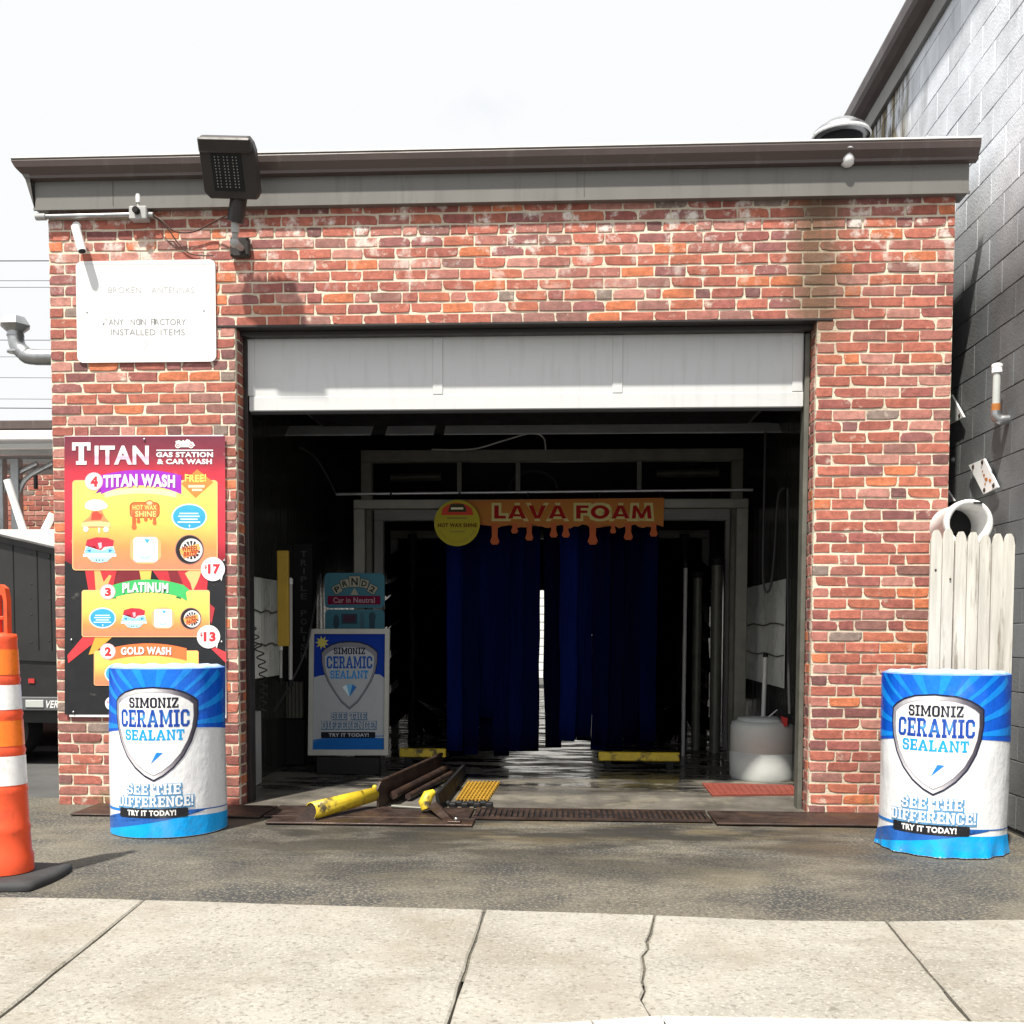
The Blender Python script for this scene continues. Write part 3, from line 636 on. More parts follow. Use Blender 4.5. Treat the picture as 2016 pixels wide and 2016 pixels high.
for k in range(28):
    for i in range(-4, 35):
        y = -.0+i*.4+(.2 if k % 2 else 0); z = .1+k*.2+.03
        if y-.2 < -1.6 or y+.2 > 14: continue
        ua, va = proj((XB, y-.2, z-.1)); ub, vb = proj((XB, y+.2, z+.1)); uc, vc = (ua+ub)/2, (va+vb)/2
        hid = uc < (1890-.036*(vc-400)) and vc > 255
        hid = hid or (uc < 1905 and 255 < vc < 400) or uc > 2050 or vc < -60 or (vc > 1040 and uc < 1990) or uc < 1690
        cand.append((0 if hid else abs((ub-ua)*(vb-va)), y, z))
cand.sort(key=lambda t: -t[0]); rest = MB(); rr = random.Random(5)
for i, (ar, y, z) in enumerate(cand):
    v = rr.randrange(16)
    if i < 300 and ar > 0:
        o = bpy.data.objects.new('block', block_mesh(v, z)); COL.objects.link(o); o.parent = blk; o.location = Vector((XB, y, z))-blk.location
    else:
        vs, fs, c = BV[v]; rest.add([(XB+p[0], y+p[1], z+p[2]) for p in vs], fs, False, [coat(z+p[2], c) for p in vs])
for k in range(28):                                   # the street front of the block building
    for i in range(8):
        x = XB+.2+i*.4-(.2 if k % 2 else 0); vs, fs, c = BV[rr.randrange(16)]; z = .13+k*.2; f_ = 1 if i else (.5 if k % 2 else 1); x = x+.1 if (i == 0 and k % 2) else x
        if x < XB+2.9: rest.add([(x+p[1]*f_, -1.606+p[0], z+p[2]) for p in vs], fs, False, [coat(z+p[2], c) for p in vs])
rest.build('block_course', m_block, blk, kind='stuff')
add_mix(m_block, (.23, .19, .11), 4.5, .44, .54, stretch=(1, 1.7, .45), zrange=[(1, 1.5, 1.9), (1, 3.2, 2.7), (2, 4.1, 4.5)])
add_mix(m_block, (.10, .09, .075), 7, .52, .60, stretch=(1, 2, .4), zrange=[(1, 1.5, 1.9), (1, 3.0, 2.6), (2, 4.1, 4.5)])
mb = MB(); prof = [(6.00, 5.66), (5.95, 5.70), (5.91, 5.74), (5.89, 5.77), (5.88, 5.84), (5.89, 5.87), (6.2, 5.98), (9.1, 6.5), (9.1, 5.7)]
n = len(prof); mb.add([(x, -1.7, z) for x, z in prof]+[(x, 14.1, z) for x, z in prof], [(i, (i+1) % n, n+(i+1) % n, n+i) for i in range(n)]+[tuple(range(n)), tuple(range(n, 2*n))[::-1]])
mb.build('roof_edge', m_gutter, blk)
MB().box(5.985, 6.016, -1.6, 14, 5.52, 5.659).build('frieze_board', m_fascia, blk)

# ================================================================== things on the front wall
WHT = (.86, .86, .85)
def wallmap(Y): return lambda u, v, h: onY(u, v, Y-h)

# --- menu board
def A(x, y): return (100+x/3.2211, 840+y/3.2211)
p0, p1 = onY(*A(82, 58), -.02), onY(*A(1112, 1850), -.02)
menu = thing('menu_board', 'tall red and black wash menu board with yellow price cards on the left pier', 'sign', ((p0.x+p1.x)/2, 0, p1.z))
MB().cbox(p0.x, p1.x, -.016, -.003, p1.z, p0.z, .002).build('panel', m_white, menu)
base = wallmap(-.0165)
ar = Art(lambda x, y, h: base(*A(x, y), h))
RED, PINK = (.80, .035, .05), (.93, .10, .13)
LAVA = (.95, .22, .05)
ar.rect(88, 850, 1108, 1826, (.014, .015, .017), 1)
top = grad([(55, (.16, .025, .05)), (200, (.26, .03, .05)), (300, (.62, .035, .06)), (420, (.85, .05, .08)), (700, (.62, .035, .06)), (880, (.20, .012, .02))])
ar.shape([(86, 62), (1105, 60), (1107, 830), (1060, 880), (990, 850), (940, 910), (600, 880), (300, 905), (230, 860), (160, 890), (89, 850)], top, 2, vstep=45)
rr = random.Random(4)
for k in range(26):          # rock and lava texture behind the cards
    x = rr.uniform(90, 1090); y = rr.uniform(640, 900)
    if 160 < x < 1030: continue
    s_ = rr.uniform(12, 34); ar.shape([(x+s_*math.cos(a)*rr.uniform(.5, 1.1), y+s_*1.5*math.sin(a)*rr.uniform(.5, 1.1)) for a in [q*.9 for q in range(7)]], rr.choice([(.10, .01, .015), (.5, .03, .04), (.8, .12, .10)]), 3+.05*k)
for pts, c in [([(215, 900), (420, 900), (390, 1045), (240, 1045)], (.62, .04, .05)), ([(420, 905), (620, 905), (600, 1000), (400, 1010)], (.20, .02, .03)), ([(560, 905), (640, 905), (630, 985), (575, 985)], (.95, .55, .12)),
               ([(640, 905), (1000, 905), (990, 1045), (830, 1045), (700, 990)], (.55, .035, .05)), ([(740, 905), (800, 905), (840, 1000), (760, 985)], (.22, .02, .03)), ([(275, 905), (310, 905), (335, 985), (370, 940), (385, 945), (345, 1045), (285, 1045)], (.98, .45, .15)),
               ([(890, 905), (960, 905), (930, 985), (900, 1045), (885, 990), (850, 930)], (.98, .5, .2)), ([(210, 1325), (330, 1325), (110, 1500), (105, 1450)], (.75, .05, .06)), ([(285, 1325), (400, 1325), (270, 1440), (240, 1445)], (.95, .40, .06)),
               ([(930, 1325), (1000, 1380), (1112, 1430), (1112, 1500), (1050, 1440)], (.75, .06, .07)), ([(1005, 1120), (1040, 1150), (1020, 1250), (1000, 1220)], (.45, .04, .05))]:
    ar.shape(pts, c, 4+.01*pts[0][0]/100)
ar.flush('lava_picture', m_print, menu)
ar.slabtext('T', 135, 100, 252, 241, WHT, 7).text('ITAN', 278, 120, 622, 240, grad([(120, WHT), (178, WHT), (186, (.72, .35, .50)), (240, (.85, .80, .85))]), 7, bold=.035, vstep=14)
ar.rect(670, 146, 1029, 154, WHT, 7).text('GAS STATION', 668, 161, 1029, 194, WHT, 7, bold=.045).text('& CAR WASH', 675, 204, 1022, 238, WHT, 7, bold=.045)
ar.flush('lettering', m_print, menu)
ar.shape([(790, 92), (812, 86), (832, 92), (838, 84), (850, 92), (862, 80), (878, 84), (888, 96), (900, 96), (915, 120), (895, 130), (800, 130)], WHT, 7)
ar.ell(806, 120, 17, 17, WHT, 7.3).ell(889, 120, 17, 17, WHT, 7.3).ell(806, 120, 11, 11, (.4, .06, .09), 7.6).ell(889, 120, 11, 11, (.4, .06, .09), 7.6).ell(806, 120, 6, 6, WHT, 7.9).ell(889, 120, 6, 6, WHT, 7.9)
ar.flush('car_emblem', m_print, menu)
card = lambda y0, y1: grad([(y0, (.98, .70, .17)), (y0+.45*(y1-y0), (.98, .62, .13)), (y0+.75*(y1-y0), (.96, .30, .10)), (y1, (.95, .24, .14))])
PUR, PUR2, GRN, ORG = (.36, .03, .52), (.20, .015, .30), (.06, .50, .14), (.85, .20, .06)
CARD = menu
def numbered(cx, cy, r, t, col):
    ar.ell(cx, cy, r+6, r+6, (.85, .45, .5), 10.2).ell(cx, cy, r, r, WHT, 10.6).ell(cx, cy, r-7, r-7, (.93, .62, .64), 10.9).ell(cx, cy, r-10, r-10, WHT, 11.2).text(t, cx-r*.42, cy-r*.62, cx+r*.5, cy+r*.66, RED, 11.6, bold=.06)
def price(cx, cy, r, t):
    ar.ell(cx, cy, r, r, WHT, 10).shape([(cx+r*.55, cy+r*.7), (cx+r*.85, cy+r*.4), (cx+r*.72, cy+r*1.0)], WHT, 10.3)
    ar.text('$', cx-r*.72, cy-r*.38, cx-r*.5, cy+r*.02, RED, 10.6, bold=.03).text(t, cx-r*.42, cy-r*.42, cx+r*.62, cy+r*.42, RED, 10.6, bold=.06)
    ar.flush('price_badge', m_print, CARD)
BLU, BLU2 = (.05, .42, .85), (.03, .25, .60)
def ic_ellipse(cx, cy, rx, ry):
    ar.ell(cx, cy, rx, ry, (.75, .86, .95), 10).ell(cx, cy, rx-8, ry-8, grad([(cy-ry, BLU), (cy+ry, (.04, .34, .80))]), 10.4, vstep=20)
    for k, wd in enumerate((.55, .62, .5, .66)):
        y = cy-ry*.3+k*ry*.22; ar.rect(cx-rx*wd, y, cx+rx*wd*.95, y+ry*.10, (.70, .85, .95), 10.8)
    ar.shape([(cx-4, cy+ry*.66), (cx+5, cy+ry*.6), (cx+3, cy+ry*.86)], (.8, .93, 1), 10.8); ar.flush('oval_emblem', m_print, CARD)
def ic_wheel(cx, cy, r):
    ar.ell(cx, cy, r, r*1.03, (.30, .17, .16), 10).ell(cx, cy, r-5, r*1.03-5, (.02, .015, .016), 10.3).ell(cx+r*.12, cy+r*.03, r*.78, r*.80, (.75, .74, .74), 10.6).ell(cx+r*.12, cy+r*.03, r*.62, r*.64, (.03, .02, .02), 10.9)
    for k in range(14):
        a = 2*math.pi*k/14; c, s_ = math.cos(a), math.sin(a); X, Y_ = cx+r*.12, cy+r*.03
        ar.shape([(X+r*.2*c-r*.03*s_, Y_+r*.2*s_+r*.03*c), (X+r*.2*c+r*.03*s_, Y_+r*.2*s_-r*.03*c), (X+r*.66*c+r*.05*s_, Y_+r*.66*s_-r*.05*c), (X+r*.66*c-r*.05*s_, Y_+r*.66*s_+r*.05*c)], (.8, .8, .8), 11.1+.02*k)
    ar.shape([(cx-r*.7, cy-r*.05), (cx+r*.62, cy-r*.42), (cx+r*.75, cy-r*.05), (cx-r*.6, cy+r*.36)], (.85, .42, .12), 11.7).shape([(cx-r*.55, cy+r*.32), (cx+r*.7, cy-.02*r), (cx+r*.5, cy+r*.30), (cx-r*.4, cy+r*.62)], (.9, .30, .10), 11.9)
    ar.text('WHEEL', cx-r*.55, cy-r*.26, cx+r*.6, cy+r*.12, (.30, .02, .01), 12.2, bold=.04).text('BRITE', cx-r*.4, cy+r*.14, cx+r*.5, cy+r*.46, (.35, .03, .01), 12.2, bold=.04)
    ar.flush('wheel_emblem', m_print, CARD)
def ic_redblue(cx, cy, rx, ry):
    ar.ell(cx, cy, rx*.93, ry*.98, (.85, .82, .85), 10)
    ar.shape([(cx-rx*.9, cy-ry*.35), (cx-rx*.8, cy-ry*.8), (cx-rx*.2, cy-ry*1.0), (cx+rx*.5, cy-ry*.95), (cx+rx*.9, cy-ry*.75), (cx+rx*.85, cy-ry*.3), (cx+rx*.3, cy-ry*.25), (cx+rx*.1, cy), (cx-rx*.15, cy-ry*.05), (cx-rx*.3, cy-ry*.3)], (.55, .03, .06), 10.4)
    ar.shape([(cx-rx, cy+ry*.12), (cx-rx*.75, cy-ry*.28), (cx-rx*.2, cy-ry*.02), (cx+rx*.2, cy+ry*.02), (cx+rx*.78, cy-ry*.28), (cx+rx, cy+ry*.12), (cx+rx*.8, cy+ry*.5), (cx-rx*.8, cy+ry*.5)], (.30, .66, .85), 10.8)
    ar.shape([(cx-rx*.82, cy), (cx-rx*.55, cy-ry*.06), (cx-rx*.6, cy+ry*.2)], BLU2, 11.1).shape([(cx+rx*.82, cy), (cx+rx*.55, cy-ry*.06), (cx+rx*.6, cy+ry*.2)], BLU2, 11.1)
    ar.ribbon(cx-rx*1.05, cx+rx*1.05, cy+ry*.26, cy+ry*.5, ry*.02, (.90, .92, .93), 11.4).shape([(cx-rx*.72, cy+ry*.55), (cx+rx*.72, cy+ry*.55), (cx+rx*.5, cy+ry*.88), (cx, cy+ry*.98), (cx-rx*.5, cy+ry*.88)], (.45, .75, .80), 11.6)
    for d in (-.2, -.02, .2): ar.rect(cx+rx*(d-.04), cy+ry*.72, cx+rx*(d+.04), cy+ry*.82, (.05, .1, .14), 11.9)
    ar.shape([(cx-rx*.12, cy-ry*.55), (cx+rx*.12, cy-ry*.6), (cx+rx*.14, cy-ry*.2), (cx-rx*.02, cy-ry*.1)], (.85, .5, .55), 11.2)
    ar.flush('foam_emblem', m_print, CARD)
def ic_white(cx, cy, rx, ry):
    ar.rect(cx-rx, cy-ry*.75, cx+rx, cy+ry*.75, (.93, .45, .20), 10, r=rx*.3).rect(cx-rx*.7, cy-ry, cx+rx*.7, cy+ry, (.92, .42, .18), 10.2, r=rx*.3).rect(cx-rx*.78, cy-ry*.86, cx+rx*.78, cy+ry*.86, (.88, .87, .88), 10.5, r=rx*.2)
    ar.shape([(cx-rx*.1, cy-ry*.75), (cx+rx*.3, cy-ry*.7), (cx+rx*.1, cy-ry*.42)], BLU, 10.9).ell(cx-rx*.4, cy-ry*.58, rx*.14, ry*.1, (.6, .72, .85), 10.9).rect(cx-rx*.45, cy+.02*ry, cx+rx*.45, cy+ry*.1, (.80, .62, .62), 10.9)
    ar.shape([(cx-rx*.5, cy+ry*.35), (cx-rx*.05, cy+ry*.5), (cx+rx*.45, cy+ry*.32), (cx+rx*.2, cy+ry*.7), (cx-rx*.25, cy+ry*.66)], (.45, .68, .85), 10.9); ar.flush('shield_emblem', m_print, CARD)
# card 1
ar.rect(136, 339, 1058, 911, (.98, .55, .25), 8.2, r=22).rect(142, 345, 1052, 905, card(345, 905), 8.6, r=18, vstep=40); CARD = ar.flush('price_card', m_print, menu)
ar.shape([(280, 425), (350, 350), (350, 405)], PUR2, 8.9).shape([(828, 420), (780, 350), (770, 395)], PUR2, 8.9).ribbon(318, 828, 274, 372, 34, PUR, 9.2, flare=22)
ar.ribbon(342, 798, 388, 424, 26, (.93, .80, .42), 9.0).text('TITAN WASH', 338, 305, 794, 386, PUR2, 9.6, bold=.06, sag=8).text('TITAN WASH', 333, 299, 788, 380, WHT, 10, bold=.05, sag=8); ar.flush('banner', m_print, CARD)
numbered(273, 347, 52, '4', RED); ar.flush('number_badge', m_print, CARD)
ar.shape([(928, 270), (1032, 352), (918, 453), (826, 362)], (.93, .25, .06), 9.2).text('FREE!', 850, 305, 985, 352, (.98, .75, .15), 9.6, bold=.03, sag=-6).rect(872, 370, 975, 386, (.95, .72, .5), 9.6).rect(895, 394, 960, 408, (.95, .72, .5), 9.6); ar.flush('diamond_badge', m_print, CARD)
ar.shape([(195, 610), (245, 570), (268, 520), (320, 520), (345, 575), (378, 612), (350, 640), (225, 640)], (.92, .30, .12), 10).ell(285, 497, 68, 36, (.93, .90, .86), 10.4).ell(245, 505, 30, 20, (.93, .90, .86), 10.6).ell(330, 502, 30, 22, (.93, .90, .86), 10.6)
ar.shape([(262, 545), (290, 535), (330, 560), (318, 590), (255, 592)], (.75, .08, .05), 10.8).ribbon(195, 378, 600, 632, 8, (.95, .62, .30), 11).ell(222, 650, 17, 17, (.7, .85, .9), 11.2).ell(350, 652, 17, 17, (.85, .85, .85), 11.2).rect(300, 640, 312, 672, (.95, .85, .6), 11.2); ar.flush('volcano_emblem', m_print, CARD)
ar.rect(500, 478, 690, 578, (.38, .09, .02), 10, r=30).rect(506, 484, 684, 572, (.75, .17, .05), 10.4, r=26).ell(626, 482, 24, 16, (.38, .09, .02), 10.2).ell(626, 484, 19, 12, (.9, .55, .3), 10.6)
for k, (x, y, w_) in enumerate(((528, 652, 16), (556, 612, 12), (602, 600, 12), (658, 622, 13), (634, 590, 9))):
    ar.rect(x-w_*.75, 548, x+w_*.75, y-w_*.5, (.62, .13, .04), 10.7+.03*k).ell(x, y-w_, w_, w_*1.1, (.70, .15, .05), 10.9+.03*k)
ar.text('HOT WAX', 518, 496, 672, 528, (.97, .62, .18), 11.3, bold=.04).text('SHINE', 535, 535, 668, 572, (.97, .66, .22), 11.3, bold=.03); ar.flush('wax_emblem', m_print, CARD)
ic_ellipse(878, 571, 112, 83); ic_redblue(310, 783, 100, 82); ic_white(601, 780, 98, 92); ic_wheel(880, 780, 92)
price(1028, 903, 76, '17')
# card 2
ar.rect(196, 1036, 1008, 1334, (.98, .55, .25), 8.2, r=16).rect(201, 1041, 1003, 1329, card(1041, 1329), 8.6, r=12, vstep=30); CARD = ar.flush('price_card', m_print, menu)
ar.shape([(350, 1092), (420, 1090), (400, 1060)], (.02, .2, .06), 8.9).shape([(790, 1085), (830, 1095), (815, 1060)], (.02, .2, .06), 8.9).ribbon(382, 850, 968, 1050, 40, GRN, 9.2).shape([(835, 1000), (880, 1035), (858, 1050), (866, 1108), (800, 1068)], GRN, 9.3)
ar.text('PLATINUM', 458, 992, 750, 1056, (.02, .18, .06), 9.6, bold=.06, sag=5).text('PLATINUM', 454, 987, 745, 1050, WHT, 10, bold=.05, sag=5); ar.flush('banner', m_print, CARD)
numbered(361, 1047, 43, '3', RED); ar.flush('number_badge', m_print, CARD)
ic_ellipse(328, 1213, 86, 66); ic_redblue(527, 1215, 78, 65); ic_white(711, 1215, 72, 68); ic_wheel(888, 1217, 68); price(1000, 1332, 74, '13')
# card 3
ar.rect(273, 1419, 938, 1642, (.95, .45, .2), 8.2, r=14).rect(278, 1424, 933, 1637, card(1424, 1637), 8.6, r=11, vstep=30); CARD = ar.flush('price_card', m_print, menu)
ar.ribbon(372, 862, 1374, 1452, 32, ORG, 9.2).text('GOLD WASH', 448, 1400, 768, 1450, (.35, .05, .01), 9.6, bold=.06, sag=4).text('GOLD WASH', 444, 1395, 763, 1445, WHT, 10, bold=.05, sag=4); ar.flush('banner', m_print, CARD)
numbered(361, 1425, 45, '2', RED); ar.flush('number_badge', m_print, CARD)
ic_ellipse(425, 1566, 84, 66); ic_redblue(622, 1570, 70, 60); ic_wheel(800, 1570, 66)
CARD = menu; price(388, 1755, 44, '1')
for x, y in ((143, 1810), (130, 1352), (1083, 1365), (592, 80)):
    q = onY(*A(x, y), -.024); MB().ball(q, .008, 8, (1, .5, 1)).build('screw', m_galv, menu)

# --- white notice board
p0, p1 = onY(148, 514, -.02), onY(425, 711, -.02)
no = thing('notice_board', 'white rounded metal notice with faded lettering high on the left pier', 'sign', ((p0.x+p1.x)/2, 0, p1.z))
def rrect3(x0, x1, z0, z1, r, y):
    pts = []
    for cx, cz, a0 in ((x1-r, z1-r, 0), (x0+r, z1-r, 90), (x0+r, z0+r, 180), (x1-r, z0+r, 270)):
        for k in range(7): a = R(a0+15*k); pts.append(Vector((cx+r*math.cos(a), y, cz+r*math.sin(a))))
    return pts
MB().prism(rrect3(p0.x, p1.x, p1.z, p0.z, .04, -.014), (0, .008, 0)).build('panel', m_white, no)
ar = Art(wallmap(-.0145)); PALE = (.70, .72, .74)
for a, b, c, d in ((165, 519, 417, 520.2), (165, 704, 417, 705.2), (417, 523, 418.2, 701), (154, 523, 155, 701)): ar.rect(a, b, c, d, (.68, .70, .70), 1)
ar.flush('border_line', m_print, no)
for tx, xa_, xb_, ya_, yb_, cc in (('BROKEN', 213, 278, 565, 577, .62), ('ANTENNAS', 298, 382, 565, 577, .62), ('ANY', 214, 243, 628, 640, .36), ('NON', 257, 287, 628, 640, .36), ('FACTORY', 297, 366, 628, 640, .36), ('INSTALLED', 218, 306, 648, 660, .38), ('ITEMS', 316, 364, 648, 660, .38)):
    ar.text(tx, xa_, ya_, xb_, yb_, (cc*.7, cc*.7, cc*.72), 1, bold=.0); ar.flush('lettering', m_print, no)
for k, x in enumerate(range(236, 350, 7)):
    if k not in (4, 9, 12): ar.rect(x, 598+(k % 3), x+1.4, 606, (.66, .67, .68), 1)
ar.flush('worn_lettering', m_print, no)['kind'] = 'stuff'
ar.rect(303.5, 627, 306, 639, (.10, .10, .10), 1.6).shape([(202, 638), (206, 634), (204, 641)], (.12, .12, .12), 1.6).shape([(207, 628), (210, 629), (209, 632)], (.15, .15, .15), 1.6).rect(273, 628, 278, 638, (.35, .35, .36), 1.6)
ar.text('7', 280, 673, 294, 688, (.62, .63, .63), 1, bold=0); ar.flush('scuff_mark', m_print, no)['kind'] = 'stuff'
for u, v in ((171, 614), (401, 611)): MB().ball(onY(u, v, -.016), .006, 8, (1, .5, 1)).build('screw', m_galv, no)

# --- bullet camera
c0 = onY(149, 449, -.075); c1 = onY(160, 489, -.095)
bc = thing('bullet_camera', 'small white bullet camera above the white notice', 'camera', onY(152, 452, 0))
d = (c1-c0).normalized()
MB().tube([c0, c1], .026, 14).build('housing', m_white, bc)
MB().tube([c0-d*.005-Vector((0, 0, -.004)), c1+d*.02], .029, 14, caps=True).build('sun_shield', m_white, bc)
MB().tube([c1+d*.021, c1+d*.024], .022, 14).build('lens', m_dark, bc)
MB().tube([c0+d*.02, onY(150, 445, -.04), onY(150, 445, -.002)], .010, 8).lathe([(.03, 0), (.03, .012)], (0, 0, 0), 14, M=Matrix.Translation(onY(150, 445, -.014)) @ Matrix.Rotation(R(-90), 4, 'X')).build('bracket', m_white, bc)

# --- conduit, junction box and photocell
jb = thing('junction_box', 'grey weatherproof junction box with conduit and photocell under the fascia', 'junction box', onY(274, 423, 0))
q0, q1 = onY(80, 427, -.04), onY(258, 423, -.04)
MB().tube([q0, q1], .016, 10).build('conduit', m_galv, jb)
MB().tube([q0-Vector((.03, 0, 0)), q0+Vector((.035, 0, 0))], .022, 10).build('coupling', m_grey, jb)
q = onY(275, 422, -.04); MB().cbox(q.x-.058, q.x+.058, -.075, -.002, q.z-.042, q.z+.042, .006).build('box', m_grey, jb)
MB().lathe([(.022, 0), (.022, .03), (.018, .034)], (0, 0, 0), 12, M=Matrix.Translation((q.x-.002, -.075, q.z+.006)) @ Matrix.Rotation(R(90), 4, 'X')).build('knob', m_dark, jb)
MB().tube([Vector((q.x-.005, -.045, q.z+.04)), Vector((q.x-.005, -.045, q.z+.075))], .011, 8).lathe([(.017, .07), (.018, .115), (.016, .125)], (q.x-.005, -.045, q.z), 12).build('photocell', m_white, jb)
MB().tube([q+Vector((.058, 0, -.002)), q+Vector((.09, 0, -.004))], .017, 10).build('cable_gland', m_grey, jb)
def cable(name, pts, r, m_, label, Yd=-.03, cat='cable'):
    o = MB().tube(bezier(pts, 8), r, 7).build(name, m_); return tag(o, label, cat)
cable('cable', [onY(303, 424, -.04), onY(318, 434, -.06), onY(338, 452, -.05), onY(358, 458, -.04), onY(385, 455, -.04), onY(415, 440, -.05), onY(446, 424, -.10)], .005, m_brown, 'thin brown cable drooping from junction box to floodlight arm')
cable('cable', [onY(303, 426, -.04), onY(318, 438, -.045), onY(334, 455, -.03), onY(350, 478, -.02), onY(372, 498, -.015), onY(398, 503, -.015), onY(420, 503, -.014)], .004, m_brown, 'thin brown cable running down behind the white notice')

# --- LED floodlight
fl = thing('floodlight', 'bronze square LED floodlight on a bent arm above the menu pier', 'light', onY(470, 490, 0))
cen = onY(453, 330, -.36); tilt = R(30)
Mx = Matrix.Translation(cen) @ Matrix.Rotation(R(2.5), 4, 'Y') @ Matrix.Rotation(tilt, 4, 'X')
hw, hh = .172, .172
body = MB(); pr = [(-hw+.02, hh), (hw-.035, hh), (hw-.012, hh-.03), (hw, hh-.075), (hw, -hh+.035), (hw-.025, -hh), (-hw+.035, -hh), (-hw, -hh+.035), (-hw, hh-.075), (-hw+.01, hh-.02)]
vs = []
for y, s_ in ((-.035, .965), (-.022, 1), (.03, 1), (.055, .86)): vs += [Mx @ Vector((x*s_, y, z*s_)) for x, z in pr]
n = len(pr); body.add(vs, [tuple(range(n)), tuple(range(3*n, 4*n))[::-1]]+[(k*n+i, (k+1)*n+i, (k+1)*n+(i+1) % n, k*n+(i+1) % n) for k in range(3) for i in range(n)])
body.build('housing', m_bronze, fl)
mb = MB()
for i in range(7): mb.box(-.14+.045*i, -.134+.045*i, .05, .085, -.13, .13, Mx)
mb.build('cooling_fins', m_bronze, fl)
mb = MB(); mb.cbox(-hw+.008, hw-.012, -.062, -.034, .085, hh-.004, .01, Mx); mb.build('visor', m_bronze, fl)
mb = MB(); mb.box(-.10, .085, -.042, -.034, -.125, .085, Mx); led = mb.build('led_panel', m_dark, fl)
mb = MB()
for r_ in range(11):
    for g in range(3):
        for h_ in range(2):
            x = -.075+g*.055+h_*.022; z = .062-r_*.0165; mb.lathe([(.0042, 0), (.003, .003), (.0005, .0042)], (0, 0, 0), 6, M=Mx @ Matrix.Translation((x, -.0425, z)) @ Matrix.Rotation(R(90), 4, 'X'), cap=False)
mb.build('led_lens', m_lens, led, kind='stuff')
a0 = Mx @ Vector((.025, .03, -.165)); a1 = onY(463, 438, -.22)
MB().tube([a0, a1], .052, 6).build('arm', m_bronze, fl)
MB().tube([a1, onY(463, 458, -.205)], .026, 10).build('slip_fitter', m_grey, fl)
MB().ball(onY(462, 478, -.18), .031, 12).tube([onY(463, 458, -.205), onY(463, 476, -.18), onY(474, 488, -.08), onY(475, 489, -.02)], .02, 10).build('knuckle', m_grey, fl)
q = onY(475, 490, -.01); MB().cbox(q.x-.062, q.x+.062, -.05, -.002, q.z-.062, q.z+.062, .008).build('mounting_box', m_bronze, fl)
for dx, dz in ((-.05, -.05), (.05, -.05), (-.05, .05), (.05, .05)): MB().ball((q.x+dx, -.05, q.z+dz), .007, 6).build('bolt', m_dark, fl)

# --- small white sensor under the eave, roof vent
q = onY(1669, 305, -.08); ss = thing('eave_sensor', 'small white domed sensor hanging below the gutter', 'sensor', (q.x, -.1, q.z))
MB().lathe([(.045, .0), (.047, .02), (.06, .024), (.06, .032)], (q.x, -.08, q.z-.006), 20).build('mount', m_white, ss)
MB().lathe([(.0, -.075), (.022, -.07), (.038, -.055), (.042, -.03), (.042, 0)], (q.x, -.08, q.z), 20).build('dome', m_white, ss)
q = onY(1656, 282, 1.6); vn = thing('roof_vent', 'low round metal mushroom vent on the flat roof', 'vent', (q.x, 1.6, 4.16))
vz = q.z
MB().lathe([(.16, 4.16-vz), (.16, .04)], (q.x, 1.6, vz), 24).build('stack', m_dark, vn)
MB().lathe([(.17, .03), (.215, .06), (.215, .075), (.19, .10), (.14, .135), (.12, .15), (0, .158)], (q.x, 1.6, vz), 28).build('cap', m_galv, vn)
MB().lathe([(.215, .035), (.225, .05), (.215, .066)], (q.x, 1.6, vz), 28, cap=False).build('rim', m_white, vn)

